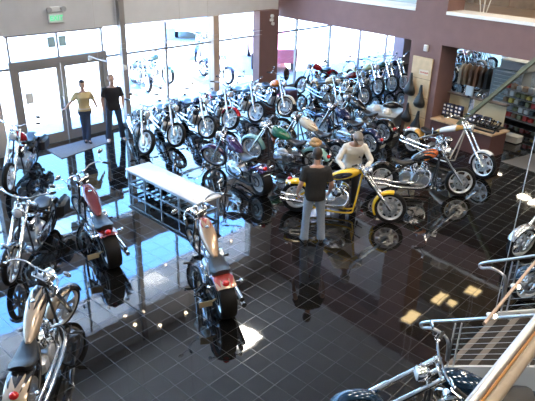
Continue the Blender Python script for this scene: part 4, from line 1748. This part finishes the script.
for q in (.36, .80):
    spot(t, (c2 - c1) * q + Vector((0, 0, .03)), (.2, -.4, -1), .04)
b = MB()
for px in (170.5, 199.5):
    k_ = (px - 78) / (262 - 78.0)
    b.tube([(c2 - c1) * k_, (c2 - c1) * k_ + Vector((0, 0, ZT - Zc))], .004, 5)
b.build('suspension_wire', M['wire'], t)
r1, r2 = at(484, 324, 2.8), at(541, 255, 2.8)
t = thing('rail_light', 'copper coloured rail light with two glowing halogen heads above the metal stairs', 'light', r1)
b = MB()
b.tube([(0, 0, 0), (r2 - r1) * 1.6], .013, 8)
b.build('rail', pm('copper_rail', (.48, .36, .28), .4, .6), t)
for q, px in ((.17, 0), (.57, 0)):
    spot(t, (r2 - r1) * q + Vector((.0, 0, -.05)), (.35, -.8, .35), .026)
b = MB()
b.tube([(r2 - r1) * .17, (r2 - r1) * .17 + Vector((0, 0, ZT - 2.8))], .003, 5)
b.build('suspension_wire', M['wire'], t)

# upstairs room behind the beam wall
b = MB()
p = bp(-1.72, 1.0, 3.42)
t = thing('plant_stand', 'white splayed wire stand in the upstairs opening', 'stand', p, (0, 0, bang))
b.lathe([(.02, 0), (.16, 0), (.16, .03), (.02, .04)], n=18, axis='z')
b.build('base', M['whitetrim'], t)
for a in range(4):
    b = MB()
    ca, sa = math.cos(a * PI / 2 + .5), math.sin(a * PI / 2 + .5)
    b.tube([(.07 * ca, .07 * sa, .03), (.15 * ca, .15 * sa, .45), (.28 * ca, .28 * sa, .8)], .014, 7)
    b.build('leg', M['whitetrim'], t)
b = MB()
b.lathe([(.02, .8), (.30, .8), (.30, .83), (.02, .83)], n=20, axis='z')
b.build('stand_top', M['whitetrim'], t)

# ----------------------------------------------------------------- outside
b = MB()
b.prism([wp(-60, .3), wp(90, .3), wp(90, 110), wp(-60, 110)], -.25, -.02)
struct(b.build('ground', M['asphalt']))


def vehicle(name, lb, cat, px, yaw, cm, truck):
    p = at(*px)
    t = thing(name, lb, cat, (p.x, p.y, -.02), (0, 0, yaw))
    prof = [(-2.4, .45), (-2.4, 1.0), (-.5, 1.05), (-.4, 1.75), (.9, 1.78), (1.35, 1.15), (2.35, 1.0), (2.45, .45)] if truck else [(-2.2, .4), (-2.2, .95), (-1.5, 1.05), (-.9, 1.45), (.5, 1.45), (1.1, 1.0), (2.1, .85), (2.2, .4)]
    b = MB()
    b.loft([[(x, y * (1 if z < 1.2 else .82), z) for x, z in prof] for y in (-.9, -.6, 0, .6, .9)])
    b.build('car_body', cm, t)
    for x in (-1.45, 1.45):
        for y in (-.85, .85):
            b = MB()
            b.lathe([(.02, -.1), (.2, -.1), (.34, -.09), (.34, .09), (.2, .1), (.02, .1)], (x, y, .34), n=22)
            b.build('wheel', M['rubber'], t)
    b = MB()
    x0, x1 = (-.36, 1.05) if truck else (-1.0, .75)
    for sy in (-1, 1):
        b.prism([(x0 + .1, sy * .80), (x1 - .1, sy * .80), (x1 - .1, sy * .835), (x0 + .1, sy * .835)], 1.12, 1.6 if truck else 1.38)
    b.build('car_window', M['mirror'], t)


vehicle('pickup_truck', 'grey pickup truck parked far out on the sunlit lot', 'truck', (192, 33), R(98), M['silver'], True)
vehicle('car', 'red car parked outside, just right of the plum column', 'car', (270, 62), R(96), pm('faded_red', (.62, .16, .20), .3), False)
# ============================================================ light and sky
w = bpy.data.worlds.new('sky')
scn.world = w
w.use_nodes = True
n, l = w.node_tree.nodes, w.node_tree.links
bg = n['Background']
tc = n.new('ShaderNodeTexCoord')
sx = n.new('ShaderNodeSeparateXYZ')
l.new(tc.outputs['Generated'], sx.inputs[0])
rp = n.new('ShaderNodeValToRGB')
e = rp.color_ramp.elements
e[0].position, e[0].color = 0.0, (.11, .17, .21, 1)
e[1].position, e[1].color = .75, (.08, .24, .70, 1)
for ps, cc in ((.27, (.11, .21, .29, 1)), (.38, (.12, .29, .55, 1)), (.47, (.12, .33, .78, 1))):
    q = e.new(ps)
    q.color = cc
l.new(sx.outputs['Z'], rp.inputs['Fac'])
nz = n.new('ShaderNodeTexNoise')
nz.inputs['Scale'].default_value = 3.5
nz.inputs['Detail'].default_value = 5
mp = n.new('ShaderNodeMapping')
mp.inputs['Scale'].default_value = (1, 1, 2.5)
l.new(tc.outputs['Generated'], mp.inputs[0])
l.new(mp.outputs[0], nz.inputs['Vector'])
cr = n.new('ShaderNodeValToRGB')
cr.color_ramp.elements[0].position = .52
cr.color_ramp.elements[1].position = .68
l.new(nz.outputs['Fac'], cr.inputs['Fac'])
mx = n.new('ShaderNodeMix')
mx.data_type = 'RGBA'
mx.inputs['B'].default_value = (.28, .46, .72, 1)
l.new(cr.outputs['Color'], mx.inputs['Factor'])
l.new(rp.outputs['Color'], mx.inputs['A'])
l.new(mx.outputs['Result'], bg.inputs['Color'])
bg.inputs['Strength'].default_value = 8.0

sd = bpy.data.lights.new('sun', 'SUN')
sd.energy = 20
sd.angle = .01
sd.color = (1, .95, .88)
so = bpy.data.objects.new('sun', sd)
col.objects.link(so)
sv = (WD * .75 + ND * .04 + Vector((0, 0, .8))).normalized()
so.rotation_euler = sv.to_track_quat('Z', 'Y').to_euler()

# daylight portals in the glass wall
pd = bpy.data.lights.new('window_portal', 'AREA')
pd.shape = 'RECTANGLE'
pd.size, pd.size_y = 38.5, 2.8
pd.cycles.is_portal = True
po = bpy.data.objects.new('window_portal', pd)
col.objects.link(po)
po.matrix_world = Matrix.Translation(wp(10.5, -.02, 1.42)) @ Matrix((WD, Vector((0, 0, 1)), -ND)).transposed().inverted().transposed().to_4x4() if 0 else Matrix.Translation(wp(10.5, -.02, 1.42))
rot = Matrix((WD, Vector((0, 0, 1)), WD.cross(Vector((0, 0, 1))))).transposed()
po.matrix_world = Matrix.Translation(wp(10.5, -.02, 1.42)) @ rot.to_4x4()


def ceil_panel(p, sx_, sy_, ang, c, s, lb, frame=True):
    t = thing('ceiling_or_fill_light', lb, 'light', p, (0, 0, ang), 'ceiling lights')
    b = MB()
    b.box((0, 0, .03), (sx_ + .08, sy_ + .08, .06))
    if 4 < p.z < 7.4:
        for dx in (-.3, .3):
            b.tube([(dx * sx_, 0, .05), (dx * sx_, 0, ZT - p.z)], .008, 6)
    b.build('lamp_housing', M['whitetrim'], t)
    b = MB()
    b.box((0, 0, -.006), (sx_, sy_, .01))
    b.build('diffuser', pm('glow_%d' % len(bpy.data.materials), (.9, .9, .9), .5, emit=c, es=s), t)


def mirror(px, py, z):
    f = at(px, py)
    d = f - Vector((0, 0, CAM_H))
    k_ = z / CAM_H
    return Vector((f.x + d.x * k_, f.y + d.y * k_, z))


WARM = (1.0, .72, .34)
ceil_panel(mirror(243, 337, ZT - .07), 1.0, 1.0, WA, (1, .93, .82), 22, 'square ceiling light near the window wall')
for i, (px, py) in enumerate(((411, 317), (440, 298), (452, 303), (473, 291))):
    ceil_panel(mirror(px, py, [5.5, 6.1, 6.1, 5.2][i]), [.7, .75, .3, .45][i], [.32, .32, .25, .4][i], WA, WARM, 2.8, ['warm ceiling light over the middle of the floor', 'warm ceiling light over the counter side', 'short warm ceiling light beside another', 'warm ceiling light nearest the back shop'][i])
for i in range(4):  # unseen fill panels, added behind the camera to brighten walls and ceiling
    for j in range(3):
        ceil_panel(wp(-5 + i * 3.6, -18 + j * 4.4, ZT - .06), 1.3, .6, WA, (1, .84, .64), 15, 'added fill light panel high above the gallery side, out of view')
# unseen lamps added under the upper floor to brighten the counter and shop
for i, (u, nn) in enumerate(((-1.2, 6.0), (2.4, 4.6), (-5.5, 3.5), (.2, 5.5), (3.2, 4.2), (-3.5, 6.5))):
    ceil_panel(bp(u, nn, 3.137), 1.2, .3, BA, (1, .88, .70), 9, 'added slim fill lamp under the upper floor of the back shop')
for i, (u, nn) in enumerate(((-.5, 1.9), (2.0, 1.9))):
    ceil_panel(bp(u, nn, ZT - .06), 1.2, .5, BA, (1, .84, .62), 4, 'lamp in the upstairs room behind the beam')
p = mirror(524, 197, 3.0)
t = thing('pendant_light', 'round white pendant lamp in the back shop', 'light', (p.x, p.y, 3.0))
b = MB()
b.lathe([(.02, .2), (.10, .16), (.26, .02), (.27, 0), (.24, 0), (.05, .1)], n=24, axis='z')
b.build('lamp_shade', M['whitetrim'], t)
b = MB()
b.lathe([(.23, .006), (.15, .0), (.01, -.01)], n=24, axis='z')
b.build('bulb', pm('pendant_glow', (1, 1, 1), .5, emit=(1, .9, .7), es=25), t)
# small halogen downlights
for i, (px, py) in enumerate(((125, 316), (135, 325), (160, 325), (186, 313), (110, 305))):
    p = mirror(px, py, 4.4)
    t = thing('halogen_spot', ['first', 'second', 'third', 'fourth', 'fifth'][i] + ' small halogen downlight on a wire before the window wall', 'light', p)
    b = MB()
    b.lathe([(.01, .09), (.03, .08), (.05, 0), (.045, 0)], n=14, axis='z')
    b.tube([(0, 0, .08), (0, 0, ZT - 4.4)], .004, 5)
    b.build('lamp_shade', M['whitetrim'], t)
    b = MB()
    b.ell((0, 0, .01), (.035, .035, .025))
    b.build('bulb', M['halo2'] if 'halo2' in M else M.setdefault('halo2', pm('halogen_glow', (1, 1, 1), .5, emit=(1, .75, .5), es=40)), t)

scn.view_settings.view_transform = 'Standard'
scn.view_settings.look = 'None'
scn.view_settings.exposure = 1.6
scn.view_settings.gamma = 1.0
scn.view_settings.use_curve_mapping = False
scn.cycles.max_bounces = 8
scn.cycles.transparent_max_bounces = 16
scn.cycles.caustics_reflective = False
scn.cycles.caustics_refractive = False
scn.cycles.sample_clamp_indirect = 6
scn.cycles.use_denoising = True
bpy.context.view_layer.update()
